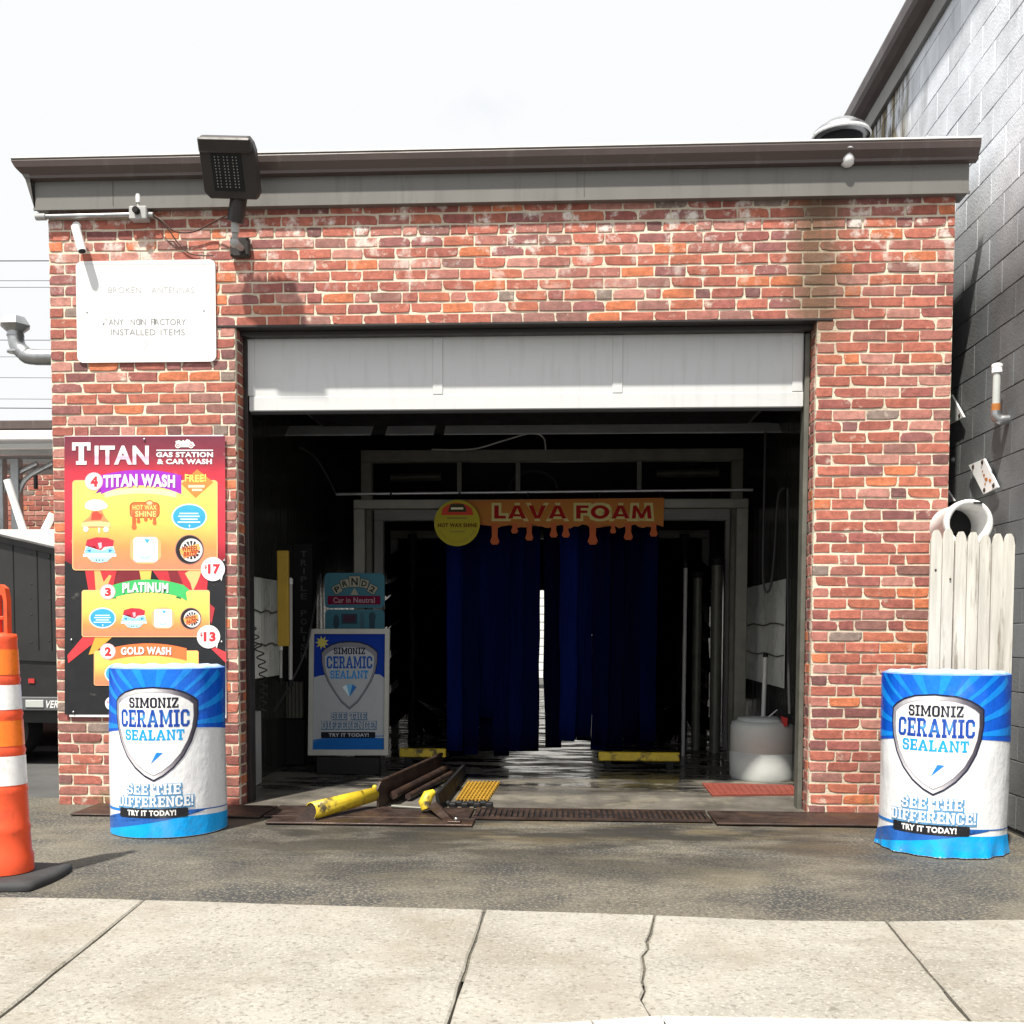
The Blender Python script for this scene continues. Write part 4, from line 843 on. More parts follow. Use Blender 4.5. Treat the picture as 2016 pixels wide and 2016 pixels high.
# ================================================================== drums in printed wraps
DR, DH = .324, .955
def drum(name, label, u, v, spin, wr, gather):
    c = onZ(u, v); t = thing(name, label, 'drum', c, 'wrapped drums on either side of the bay'); rr = random.Random(wr)
    ph = [rr.uniform(0, 6.28) for _ in range(8)]
    def rad(s, z):
        a = s/DR; k = max(0., 1-z/.12)
        f = 1+.010*math.sin(2*a+ph[0]+z*2)+.006*math.sin(5*a+ph[1]+z*7)+.012*(.5-z/DH)
        f += k*gather*(.5+.5*math.sin(9*a+ph[2]))+k*k*gather*.5*math.sin(17*a+ph[3])
        f += .006*math.sin(13*a+ph[4]+6*z)*max(0, (z/DH-.75))*4
        return DR*f
    def mp(s, z, h):
        a = s/DR+spin-math.pi/2; r_ = rad(s, z)+h; zz = z-.018*max(0, 1-z/.05)*0
        return Vector((c.x+r_*math.cos(a), c.y+r_*math.sin(a), max(.004, zz)))
    hf = math.pi*DR*.999
    ar = Art(mp, step=.0125, lay=.0011)
    # cover surface: blue head, white body, bright blue foot
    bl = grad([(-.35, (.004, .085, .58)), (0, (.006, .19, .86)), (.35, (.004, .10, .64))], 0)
    NZ = 34; NS = 96; mb = MB(); body_c = (.82, .83, .85)
    for j in range(NZ+1):
        for i in range(NS):
            z = DH*j/NZ; s_ = -hf+2*hf*i/NS; mb.v.append(mp(s_, z, 0)); mb.c.append(body_c)
    mb.f = [(j*NS+i, j*NS+(i+1) % NS, (j+1)*NS+(i+1) % NS, (j+1)*NS+i) for j in range(NZ) for i in range(NS)]; mb.sm = [True]*len(mb.f)
    mb.build('cover', m_vinyl, t)
    top = MB(); ring = [mp(-hf+2*hf*i/NS, DH, 0) for i in range(NS)]; ins = [p+(Vector((c.x, c.y, p.z))-p)*.10+Vector((0, 0, .012+.004*math.sin(i*.9))) for i, p in enumerate(ring)]
    top.add(ring+ins+[Vector((c.x, c.y, DH+.006))], [(i, (i+1) % NS, NS+(i+1) % NS, NS+i) for i in range(NS)]+[(NS+i, NS+(i+1) % NS, 2*NS) for i in range(NS)], True, [(.03, .22, .72)]*NS+[(.45, .60, .80)]*(NS+1))
    top.build('lid', m_vinyl, t)
    def zedge(s): return .575+.05*math.cos(min(1.5, abs(s-.10)/.36))
    n = 60; xs = [-hf+2*hf*k/n for k in range(n+1)]
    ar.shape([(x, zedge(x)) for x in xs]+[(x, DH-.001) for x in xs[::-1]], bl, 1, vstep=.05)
    rr2 = random.Random(2)
    for k in range(22):
        a = 2*math.pi*k/22+.1; w_ = .055; r0, r1 = .19, .52; X0, Z0 = 0, .64
        P = [(X0+r0*math.sin(a-w_*.6), Z0+r0*math.cos(a-w_*.6)), (X0+r1*math.sin(a-w_), Z0+r1*math.cos(a-w_)), (X0+r1*math.sin(a+w_), Z0+r1*math.cos(a+w_)), (X0+r0*math.sin(a+w_*.6), Z0+r0*math.cos(a+w_*.6))]
        P = [(x, min(z, DH-.004)) for x, z in P]
        if all(z > zedge(x)+.005 for x, z in P): ar.shape(P, (.008, .27, .88), 1.6)
    ar.flush('sunburst', m_vinyl, t)
    fz = lambda s: .125-.055*max(0, (-s-.05)/.3)**1.5*(1 if s < 0 else 0)-.02*max(0, (s-.1)/.4)
    ar.shape([(x, .006) for x in xs]+[(x, fz(x)) for x in xs[::-1]], (.002, .38, .90), 1, vstep=.03)
    ar.shape([(x, fz(x)+.030) for x in xs]+[(x, fz(x)+.036) for x in xs[::-1]], (.02, .12, .45), 1.2)
    ar.shape([(-hf, .165), (-.20, .165), (-.20, .150), (-hf, .15)], (.01, .20, .65), 1.4)
    ar.flush('foot_stripe', m_vinyl, t)
    # shield
    def shield(k, dz=0):
        P = [(0, .853), (.09, .845), (.15, .825), (.195, .797), (.218, .775), (.220, .70), (.210, .625), (.185, .545), (.145, .465), (.095, .40), (.045, .355), (0, .328)]
        P = P+[(-x, z) for x, z in P[-2:0:-1]]
        return [(x*k*1.13, .60+(z-.60)*k+dz) for x, z in P]
    silver = grad([(-.22, (.30, .29, .33)), (-.12, (.62, .61, .64)), (-.02, (.80, .79, .80)), (.08, (.34, .32, .36)), (.15, (.12, .11, .14)), (.22, (.05, .045, .065))], 0)
    ar.shape(shield(1.015), (.010, .014, .045), 2.4).shape(shield(.975), silver, 3.2).shape(shield(.90), (.30, .29, .33), 4.0).shape(shield(.885), (.86, .87, .88), 4.7)
    SH = ar.flush('shield', m_vinyl, t)
    ar.slabtext('SIMONIZ', -.138, .796, .138, .738, (.014, .016, .03), 5.6)
    ar.flush('lettering', m_vinyl, SH)
    cg = grad([(.630, (.008, .05, .35)), (.665, (.01, .10, .45)), (.683, (.10, .45, .85)), (.70, (.008, .06, .38)), (.73, (.01, .07, .4))])
    ar.slabtext('CERAMIC', -.198, .728, .198, .630, cg, 5.6); ar.flush('lettering', m_vinyl, SH)
    ar.slabtext('SEALANT', -.168, .616, .168, .556, (.005, .36, .80), 5.6); ar.flush('lettering', m_vinyl, SH)
    ar.shape([(-.012, .425), (.018, .487), (.052, .485)], (.01, .22, .75), 5.6).shape([(-.012, .425), (.016, .487), (-.018, .505)], (.62, .80, .92), 5.6).shape([(.016, .489), (.052, .487), (.02, .512)], (.75, .88, .95), 5.6); ar.flush('diamond', m_vinyl, SH)
    OUT = (.10, .30, .55)
    for tx, x0, x1, za, zb in (('SEE THE', -.165, .145, .310, .250), ('DIFFERENCE!', -.230, .215, .240, .180)):
        ar.slabtext(tx, x0+.003, za-.004, x1+.003, zb-.004, OUT, 2.2, grow=.006); ar.slabtext(tx, x0, za, x1, zb, (.84, .86, .88), 3.6)
        ar.flush('lettering', m_vinyl, t)
    ar.rect(-.218, .118, .185, .172, (.012, .013, .018), 2.6, r=.012).text('TRY IT TODAY!', -.160, .162, .118, .130, WHT, 3.8, bold=.045); ar.flush('black_band', m_vinyl, t)
    return t
drum('wrapped_drum', 'blue and white wrapped drum standing in front of the menu board', 334, 1630, R(7), 5, .006)
drum('wrapped_drum', 'blue and white wrapped drum with puckered foot in front of picket fence', 1853, 1666, R(-28), 9, .045)

# ================================================================== traffic channelizer
q = onZ(12, 1733); cn = thing('traffic_channelizer', 'orange and white traffic channelizer with handle on a black rubber base', 'traffic cone', q)
sec = [(.142, .04), (.142, .10), (.132, .12), (.126, .20), (.130, .215), (.122, .23), (.117, .355), (.122, .37), (.114, .385), (.108, .51), (.113, .525), (.105, .54), (.099, .655), (.104, .67), (.096, .685), (.090, .79), (.095, .805), (.087, .82), (.080, .955), (.083, .97), (.076, .985), (.020, .99)]
KZ = 1.17; sec = [(r_*.86, z*KZ) for r_, z in sec]
MB().lathe(sec, q, 40).build('body', m_orange, cn)
def band(z0, z1, m_):
    def rr_(z):
        for (a, za), (b, zb) in zip(sec, sec[1:]):
            if za <= z <= zb: return a+(b-a)*(z-za)/max(zb-za, 1e-6)
        return .1
    MB().lathe([(rr_(z0)+.002, z0), (rr_((z0+z1)/2)+.0022, (z0+z1)/2), (rr_(z1)+.002, z1)], q, 40, cap=False).build('reflective_band', m_, cn)
for za, zb, mm in ((.825, .925, m_oband), (.688, .785, m_wband), (.545, .645, m_oband), (.39, .505, m_wband)): band(za*KZ, zb*KZ, mm)
loop = [(-.03, .985), (-.030, 1.12), (-.022, 1.165), (0, 1.180), (.022, 1.165), (.030, 1.12), (.030, .985), (.014, .985), (.014, 1.115), (.009, 1.135), (0, 1.142), (-.009, 1.135), (-.014, 1.115), (-.014, .985)]
MB().prism([q+Vector((x+.012, -.02, z*KZ)) for x, z in loop], (0, .04, 0)).build('handle', m_orange, cn)
MB().cbox(q.x-.012, q.x+.02, q.y-.012, q.y+.012, 1.04*KZ, 1.055*KZ, .003).build('handle_web', m_orange, cn)
bs = MB(); N = 40; ringp = []
for k in range(N):
    a = 2*math.pi*k/N; r_ = .245/max(abs(math.cos(a)), abs(math.sin(a)))**.72; ringp.append((r_*math.cos(a)*.98, r_*math.sin(a)*.9))
prf = [(1, .002), (1.01, .018), (.98, .034), (.90, .041), (.5, .043)]
bs.add([q+Vector((x*k, y*k, z)) for k, z in prf for x, y in ringp], [(i*N+j, i*N+(j+1) % N, (i+1)*N+(j+1) % N, (i+1)*N+j) for i in range(len(prf)-1) for j in range(N)]+[tuple(range(4*N, 5*N))], True)
bs.build('base', m_rubber, cn)

# ================================================================== picket fence, vent pipe and fittings by the block wall
FY = -.50
fe = thing('picket_fence', 'short weathered white picket fence closing the gap beside the pier', 'fence', onY(1910, 1500, FY))
fe.location.z = 0
tops = [(1845, 1043), (1869, 1041), (1894, 1046), (1918, 1047), (1942, 1052), (1966, 1050), (1989, 1050)]
rr = random.Random(8)
for i, (u, v) in enumerate(tops):
    t = onY(u, v, FY); w_ = .0322; y0 = FY+RNG.uniform(0, .006); lean = (i-6)*.004*0+.030*(-1 if i < 7 else 0)*.0
    bx = t.x-.002*i*0; b0 = bx
    pts = [(b0-w_, .03), (b0+w_, .03), (bx+w_, t.z-.07), (bx+w_*.75, t.z-.025), (bx+.012, t.z-.002), (bx, t.z), (bx-.012, t.z-.002), (bx-w_*.75, t.z-.025), (bx-w_, t.z-.07)]
    MB().prism([(x+rr.uniform(-.001, .001), y0, z) for x, z in pts], (0, .018, 0)).build('picket', m_wood, fe)
for z in (.35, 1.35): MB().cbox(onY(1836, 1300, FY).x+.01, 6.012, FY+.03, FY+.065, z, z+.07, .004).build('rail', m_wood, fe)
for u, v in ((1842, 1122), (1871, 1140)): MB().ball(onY(u, v, FY-.001), .007, 6, (1, .5, 1)).build('nail', m_rust, fe)

pc = onY(1908, 1030, -.36); vp = thing('vent_pipe', 'wide white plastic vent pipe opening above the picket fence', 'pipe', pc)
ro, ri = .143, .112
mb = MB(); N = 36
rings = [(ri-.004, .25), (ri, .004), (ri+.006, -.002), (ro-.006, -.004), (ro, .004), (ro, .05), (ro-.012, .055), (ro-.014, .30)]
M_ = Matrix.Translation(pc) @ Matrix.Rotation(R(-90), 4, 'X')
mb.lathe(rings, (0, 0, 0), N, M=M_, cap=False); mb.build('collar', m_white, vp)
MB().lathe([(ri-.004, .25), (.001, .25)], (0, 0, 0), N, M=M_, cap=False).build('inside', m_dark, vp)
MB().tube([pc+Vector((0, .29, 0)), pc+Vector((.02, .36, 0)), pc+Vector((.09, .42, 0)), pc+Vector((.18, .43, 0))], ro-.03, 20).build('elbow', m_white, vp)
MB().box(pc.x+.02, pc.x+.07, pc.y-.012, pc.y-.004, pc.z+.115, pc.z+.125).build('clip', m_dark, vp)
def wallplate(name, pix, label, parent_mat=m_white, bolts=(), rust=None):
    P = [onX(u, v, XB-.03) for u, v in pix]; c = sum(P, Vector())/len(P)
    t = thing(name, label, 'plate', (XB, c.y, c.z)); MB().prism(P, (.012, 0, 0)).build('sheet', parent_mat, t)
    for u, v in bolts: MB().ball(onX(u, v, XB-.031), .016, 8, (.5, 1, 1)).build('bolt', m_rust, t)
    if rust:
        r_ = MB(); r_.closed = False; rr = random.Random(3)
        for u, v, s_ in rust:
            r_.add([onX(u+s_*math.cos(a)*rr.uniform(.5, 1.2), v+s_*math.sin(a)*rr.uniform(.6, 1.4), XB-.032) for a in [k*.9 for k in range(7)]], [tuple(range(7))[::-1]])
        r_.build('rust_mark', m_rs, t)
m_rs = mat('rust_mark', (.42, .15, .03), .8, var=.2)
wallplate('wall_plate', [(1907, 916), (1937, 903), (1964, 959), (1936, 973)], 'tilted white steel plate with rust marks bolted to block wall', bolts=[(1916, 919), (1934, 910), (1956, 956), (1938, 965)], rust=[(1934, 928, 2), (1937, 935, 2.5), (1941, 943, 3.5), (1949, 946, 3), (1939, 953, 2)])
wallplate('wall_plate', [(1862, 776), (1873, 777), (1897, 821), (1871, 834), (1856, 838)], 'white steel plate half hidden behind the brick pier', bolts=[(1889, 818)])
wallplate('wall_plate', [(1855, 962), (1866, 966), (1878, 986), (1862, 990)], 'small white plate corner showing above the vent pipe')
q = onX(1878, 905, XB-.02); o = MB().lathe([(.018, 0), (.018, .014), (.008, .014), (.008, .02)], (0, 0, 0), 6, M=Matrix.Translation(q) @ Matrix.Rotation(R(-90), 4, 'Y'), smooth=False).build('wall_bolt', m_galv); tag(o, 'single hexagonal steel bolt in the block wall', 'bolt')
sp = thing('stand_pipe', 'short grey metal vent pipe with cap and elbow on block wall', 'pipe', onX(1975, 812, XB))
a = onX(1963, 724, 5.95); b = onX(1962, 795, 5.95)
MB().tube([a, Vector((5.95, a.y, b.z))], .022, 12).build('riser', m_tank, sp)
MB().lathe([(.029, -.03), (.029, -.012), (.026, -.012), (.031, 0), (.031, .018), (.022, .024)], a, 14).build('cap', m_white, sp)
MB().lathe([(.026, -.055), (.026, .0)], (5.95, a.y, b.z), 14).build('collar', m_rs, sp)
MB().tube(bezier([(5.95, a.y, b.z-.04), (5.952, a.y, b.z-.07), (5.968, a.y-.004, b.z-.09), (5.99, a.y-.008, b.z-.095), (6.03, a.y-.01, b.z-.095)], 5), .029, 12).build('elbow', m_galv, sp)

# ================================================================== inside the wash bay
def at(u, v, Y): return onY(u, v, Y)
# --- overhead door: lowest section hangs in the head of the bay, the rest lies on its tracks
DZ0, DZ1 = at(1000, 806, .17).z, OTOP-.03
dr = thing('overhead_door', 'white sectional overhead door rolled most of the way up', 'garage door', ((OA+OB)/2, .3, DZ0))
MB().cbox(OA+.036, OB-.04, .17, .205, DZ0, DZ1, .004).build('section', m_door, dr)
for u in (492, 862, 1216, 1570):
    x = at(u, 720, .17).x; MB().cbox(x-.033, x+.033, .163, .1695, DZ0+.10, DZ1-.005, .003).build('stile', m_door, dr)
MB().cbox(OA+.036, OB-.04, .162, .1695, DZ0+.002, DZ0+.095, .003).build('bottom_rail', m_door, dr)
MB().tube([(OA+.04, .19, DZ0-.006), (OB-.045, .19, DZ0-.006)], .014, 8).build('weather_strip', m_rubber, dr)
zt = at(900, 842, 2.15).z
MB().box(OA+.06, OB-.06, .5, 2.55, zt+.02, zt+.06).build('raised_section', m_dark, dr)
for u0, u1 in ((488, 735), (763, 857), (877, 1592)):
    xa, xb = at(u0, 842, 2.15).x, at(u1, 842, 2.15).x; pts = []
    hw_, hh_ = (xb-xa)/2, .052; cx = (xa+xb)/2
    for k in range(5): pts.append((xa+.10*(1-math.cos(R(90*k/4))) if u0 == 488 else xa, hh_*2*math.sin(R(90*k/4))-hh_)) if u0 == 488 else None
    if u0 != 488: pts += [(xa, -hh_), (xa, hh_)]
    if u1 == 1592: pts += [(xb-.35, hh_), (xb-.15, hh_*.6), (xb-.03, 0), (xb, -hh_)]
    else: pts += [(xb, hh_), (xb, -hh_)]
    MB().prism([(x, 2.10+(z-0)*1.3, zt-.03+z) for x, z in pts], (0, .004, .008)).build('window_light', m_glassw, dr)
for x in (OA-.02, OB+.01):
    MB().tube(bezier([(x, .36, .05), (x, .36, 2.5), (x, .40, 2.85), (x, .60, zt+.06), (x, 2.6, zt+.10)], 6), .018, 6).build('track', m_arch, dr)

# --- washing arches, one behind another
def arch(name, label, Y, u0, u1, vtop, vbot, wpost, m_=m_arch, posts=(1, 1), extra=None):
    a = at(u0, (vtop+vbot)/2, Y); b = at(u1, (vtop+vbot)/2, Y); h = (at(u0, vtop, Y).z-at(u0, vbot, Y).z)
    t = thing(name, label, 'wash arch', ((a.x+b.x)/2, Y, 0)); z1 = a.z+h/2
    MB().cbox(a.x, b.x, Y-.05, Y+.05, z1-h, z1, .006).build('crossbeam', m_, t)
    for k, x in enumerate((a.x+wpost/2, b.x-wpost/2)):
        if posts[k]:
            MB().cbox(x-wpost/2, x+wpost/2, Y-.045, Y+.045, .012, z1-h-.001, .005).build('post', m_, t)
            MB().cbox(x-wpost*.9, x+wpost*.9, Y-.09, Y+.09, .005, .02, .003).build('foot_plate', m_, t)
    return t, a, b, z1, h
t1, a1_, b1_, z1_, h1_ = arch('wash_arch', 'grey steel washing arch hung with the lava sign', 1.95, 698, 1472, 985, 1003, .095)
MB().tube([at(662, 973, 1.95), at(1482, 964, 1.95)], .013, 8).build('spray_pipe', m_galv, t1)
for u in (770, 905, 1040, 1180, 1300, 1400):
    p = at(u, 971, 1.95); MB().tube([p+Vector((0, -.012, 0)), p+Vector((0, -.03, -.035))], [.010, .005], 6).build('nozzle', m_dark, t1)
t2, a2_, b2_, z2_, h2_ = arch('wash_arch', 'taller grey steel arch with wide top beam behind the lava sign', 2.7, 712, 1462, 888, 911, .10)
for u in (905, 1020, 1258): MB().box(at(u, 940, 2.7).x-.02, at(u, 940, 2.7).x+.02, 2.66, 2.70, at(u, 968, 2.7).z, z2_-h2_-.002).build('hanger', m_arch, t2)
t3, *_ = arch('wash_arch', 'pale steel arch with cylinders deeper in the bay', 3.6, 738, 1446, 1004, 1026, .09, m_=m_grey)
t4, *_ = arch('wash_arch', 'dark low arch farthest inside the bay', 4.6, 770, 1396, 1045, 1061, .08)
for u0, u1, v in ((770, 868, 940), (1292, 1415, 932)):
    p, q = at(u0, v, 4.2), at(u1, v-2, 4.2); o = MB().tube([p, q], .045, 10).build('cylinder_tube', m_arch); tag(o, 'grey motor cylinder above the left curtain' if u0 < 1000 else 'long grey motor cylinder above the right curtain', 'machine')
p = at(1050, 960, 3.0); hp = thing('hose_coil', 'dark coil of hose on top of the washing arch', 'hose', p)
for k in range(3): MB().tube([p+Vector((.22*math.cos(R(a)), .03*k, .16*math.sin(R(a)))) for a in range(0, 181, 12)], .012, 6).build('hose_loop', m_rubber, hp)

# --- cloth curtains: every strip hangs on its own from the bar
def curtain(name, label, Y, u0, u1, vtop, vbot, n_, seed, gap=None, rows=2):
    t = thing(name, label, 'curtain', ((at(u0, 1400, Y).x+at(u1, 1400, Y).x)/2, Y, at(u0, vtop, Y).z)); rr = random.Random(seed)
    zt = at(u0, vtop, Y).z; xa, xb = at(u0, 1200, Y).x, at(u1, 1200, Y).x
    MB().tube([(xa, Y, zt), (xb, Y, zt)], .02, 8).build('hanging_bar', m_galv, t)
    for r_ in range(rows):
        for i in range(n_):
            w_ = (xb-xa)/n_; x = xa+(i+.5)*w_+rr.uniform(-.01, .01); y = Y+r_*.14+rr.uniform(-.03, .03)
            zb = at(u0, vbot, Y).z+rr.uniform(-.02, .12) if rr.random() < .85 else at(u0, vbot, Y).z+rr.uniform(.2, .6)
            zb = max(.02, zb); mb = MB(); g = rr.choice((.25, .35, .5, .6, .8, 1.5)); mb.col = (.0012*g, .0042*g, .036*g); tw = rr.uniform(-.25, .25); P = []
            for k in range(9):
                f = k/8; z = zt+.01+(zb-zt)*f; a = tw*f*1.2+.25*math.sin(3*f+i); hw_ = w_*.5*(1.16-.12*f); dx = rr.uniform(-.01, .01)*f
                for s_ in (-1, 0, 1): P.append((x+dx+s_*hw_*math.cos(a), y+s_*hw_*math.sin(a)+.012*(1-abs(s_))*math.sin(5*f+i), z))
            top_n = len(P); P2 = P+[(p[0], p[1]+.006, p[2]) for p in P]
            F = [(k*3+j, k*3+j+1, k*3+j+4, k*3+j+3) for k in range(8) for j in range(2)]; F2 = [tuple(top_n+q for q in f[::-1]) for f in F]
            mb.add(P2, F+F2+[(24, 25, top_n+25, top_n+24), (25, 26, top_n+26, top_n+25)], True); mb.build('cloth_strip', m_blue, t)
    return t
curtain('cloth_curtain', 'dark blue hanging cloth curtain on the near left of the slit of daylight', 2.25, 882, 1061, 1020, 1495, 6, 3)
curtain('cloth_curtain', 'dark blue hanging cloth curtain right of the slit of daylight', 2.25, 1072, 1292, 1020, 1478, 7, 6)
curtain('cloth_curtain', 'long dark blue cloth curtain hanging far inside against the left wall', 5.2, 775, 950, 1060, 1385, 6, 8, rows=2)
curtain('cloth_curtain', 'long dark blue cloth curtain hanging far inside against the right wall', 5.2, 1200, 1395, 1060, 1385, 7, 10, rows=2)

for u, Y, lb in ((812, 4.3, 'dark upright brush added to block light left of the blue curtains'), (1345, 4.3, 'dark upright brush added to block light right of the blue curtains')):  # brushes added to block light that streaks the wet floor
    x = at(u, 1300, Y).x; t = thing('blocker_brush', lb, 'brush', (x, Y, 0)); rr = random.Random(u)
    MB().tube([(x, Y, .006), (x, Y, 2.2)], .05, 10).build('spindle', m_dark, t)
    mb = MB(); mb.col = (.0012, .002, .008)
    for k in range(90):
        a = rr.uniform(0, 6.28); z = rr.uniform(.15, 2.0); l_ = rr.uniform(.26, .38); c_, s_ = math.cos(a), math.sin(a); dz = rr.uniform(.12, .22)
        mb.add([(x+.05*c_, Y+.05*s_, z), (x+.05*c_, Y+.05*s_, z+.10), (x+l_*c_, Y+l_*s_, z-dz+.12), (x+l_*c_, Y+l_*s_, z-dz)], [(0, 1, 2, 3)])
        mb.add([(x+.05*c_+.01*s_, Y+.05*s_-.01*c_, z), (x+l_*c_+.06*s_, Y+l_*s_-.06*c_, z-dz), (x+l_*c_+.06*s_, Y+l_*s_-.06*c_, z-dz+.12), (x+.05*c_+.01*s_, Y+.05*s_-.01*c_, z+.1)], [(0, 1, 2, 3)])
    mb.closed = False; mb.build('brush_cloth', m_blue, t, kind='stuff')

# --- lava foam sign with round wax sign
SY = 1.88
ls = thing('lava_sign', 'orange LAVA FOAM sign with dripping lower edge hung across the bay', 'sign', at(1110, 1000, SY))
rr = random.Random(6); top_l = [(905, 985), (1308, 980)]; low = []
u = 1306
drips = [(974, 1072, 9), (1013, 1050, 7), (1042, 1064, 8), (1090, 1058, 8), (1114, 1058, 8), (1167, 1072, 10), (1207, 1050, 6), (1237, 1063, 9), (1287, 1056, 8)]
while u > 905: low.append((u, 1036+3*math.sin(u*.13)+2*math.sin(u*.31))); u -= 8
lg = grad([(980, (.30, .105, .03)), (1010, (.30, .13, .025)), (1045, (.32, .11, .035))])
board = [at(a, b, SY) for a, b in top_l+low]
MB().prism(board, (0, .012, 0)).build('board', m_wax, ls)
ar = Art(wallmap(SY-.0006)); ar.shape(top_l+low, lg, 1, vstep=12); ar.flush('printed_face', m_printi, ls)
for u, v, r_ in drips:
    pts = [(u-r_*.7, 1030), (u+r_*.7, 1030), (u+r_*.6, v-r_*1.8), (u+r_, v-r_*.6), (u+r_*.6, v), (u-r_*.6, v), (u-r_, v-r_*.6), (u-r_*.6, v-r_*1.8)]
    MB().prism([at(a, b, SY-.004) for a, b in pts], (0, .012, 0)).build('drip', m_wax, ls)
ar.slabtext('LAVA FOAM', 973, 995, 1283, 1021, (.40, .36, .15), 2.2, gap=.10, grow=5, font=sans).slabtext('LAVA FOAM', 973, 995, 1283, 1021, (.22, .008, .008), 4.4, gap=.10, font=sans); ar.flush('lettering', m_printi, ls)
for u in (920, 1018, 1170, 1300): MB().tube([at(u, 983, SY), at(u, 972, SY+.05)], .004, 5).build('hook', m_dark, ls)
c = at(900, 1030, SY-.04); ws = thing('wax_sign', 'round yellow HOT WAX SHINE sign overlapping the lava sign', 'sign', c)
MB().lathe([(.190, 0), (.190, .012)], (0, 0, 0), 40, M=Matrix.Translation(c) @ Matrix.Rotation(R(90), 4, 'X'), smooth=False).build('disc', mat('wax_yellow', (.30, .265, .025), .7, spec=.1, var=.05), ws)
ar = Art(wallmap(SY-.0525))
ar.shape([(869, 1014)]+[(900+34*math.cos(R(a)), 1014-24*math.sin(R(a))) for a in range(150, 25, -12)]+[(932, 1014)], (.42, .05, .03), 1)
ar.shape([(884, 1000), (888, 992), (912, 992), (917, 1000), (918, 1008), (882, 1008)], (.04, .04, .02), 1.6).rect(888, 999, 912, 1003, (.6, .58, .4), 2); ar.flush('car_emblem', m_printi, ws)
ar.text('HOT WAX SHINE', 862, 1030, 939, 1038, (.09, .02, .008), 1, bold=.04).rect(880, 1018, 920, 1022, (.20, .17, .04), 1).rect(885, 1045, 916, 1048, (.22, .18, .04), 1)
for k, ch in enumerate('PURE CARNAUBA WAX'):
    if ch == ' ': continue
    a = R(205+k*8.2); uu, vv = 900+36*math.cos(a), 1031-36*math.sin(a); ar.text(ch, uu-1.8, vv-2.6, uu+1.8, vv+2.6, (.22, .17, .03), 1, bold=.01)
ar.flush('lettering', m_printi, ws)

# --- gear sign and pictogram sign on a post
GY = 1.88
gs = thing('gear_sign', 'blue Car in Neutral gear sign with P R N D 2 dial', 'sign', at(698, 1150, GY))
def rounded(x0, y0, x1, y1, r, Y):
    pts = []
    for cx, cy, a0 in ((x1-r, y1-r, 0), (x0+r, y1-r, 90), (x0+r, y0+r, 180), (x1-r, y0+r, 270)):
        for k in range(5): a = R(a0+22.5*k); pts.append(at(cx+r*math.cos(a), cy+r*math.sin(a), Y))
    return pts
m_sblue = mat('sign_blue', (.05, .15, .20), .7, spec=.1, var=.06)
MB().prism(rounded(639, 1128, 757, 1197, 9, GY), (0, .015, 0)).build('board', m_sblue, gs)
ar = Art(wallmap(GY-.0005)); CRM = (.30, .29, .23)
dial = [('P', 664, 1160, 28), ('R', 679, 1149, 13), ('N', 698, 1145, 0), ('D', 717, 1149, -13), ('2', 733, 1160, -28)]
for k, (ch, cx, cy, ro_) in enumerate(dial):
    a = R(ro_); w_, h_ = (8.5, 8) if ch != 'N' else (10.5, 10.5); ca, sa = math.cos(a), -math.sin(a)
    ar.shape([(cx+x*ca-y*sa, cy+x*sa+y*ca) for x, y in ((-w_-1, -h_-1), (w_+1, -h_-1), (w_, h_+1), (-w_, h_+1))], (.03, .05, .05), 1+.1*k).shape([(cx+x*ca-y*sa, cy+x*sa+y*ca) for x, y in ((-w_, -h_), (w_, -h_), (w_-1, h_), (-w_+1, h_))], CRM, 2+.1*k)
    vs2, fs2 = text2d(ch, .03); ar.shape([(cx+(x-.5)*w_*1.2*ca-(.5-y)*h_*1.4*sa, cy+(x-.5)*w_*1.2*sa+(.5-y)*h_*1.4*ca) for x, y in vs2], (.02, .03, .03), 3.2, faces=fs2)
ar.flush('gear_dial', m_printi, gs)
ar.shape([(698, 1157), (706, 1171), (690, 1171)], CRM, 1); ar.flush('pointer', m_printi, gs)
ar.rect(645, 1173, 749, 1190, (.14, .008, .035), 1).text('Car in Neutral', 656, 1176, 738, 1187, (.32, .24, .26), 2, bold=.02); ar.flush('lettering', m_printi, gs)
MB().cbox(at(702, 1150, GY).x-.04, at(702, 1150, GY).x+.04, GY+.0155, GY+.022, at(698, 1196, GY).z, at(698, 1128, GY).z, .002).build('bracket', m_dark, gs)
gp = thing('pictogram_sign', 'blue pictogram sign tucked between gear sign and framed poster', 'sign', at(698, 1220, GY))
MB().prism(rounded(640, 1200, 757, 1258, 9, GY), (0, .015, 0)).build('board', m_sblue, gp)
ar = Art(wallmap(GY-.0005)); ar.rect(672, 1208, 703, 1228, (.03, .06, .08), 1).rect(676, 1211, 699, 1225, (.06, .03, .05), 1.6).ell(662, 1224, 6, 14, (.03, .06, .08), 1).ell(733, 1214, 7, 9, (.03, .06, .08), 1.2).rect(727, 1220, 738, 1240, (.03, .06, .08), 1).rect(709, 1206, 717, 1240, (.05, .11, .14), 1); ar.flush('pictogram', m_printi, gp)

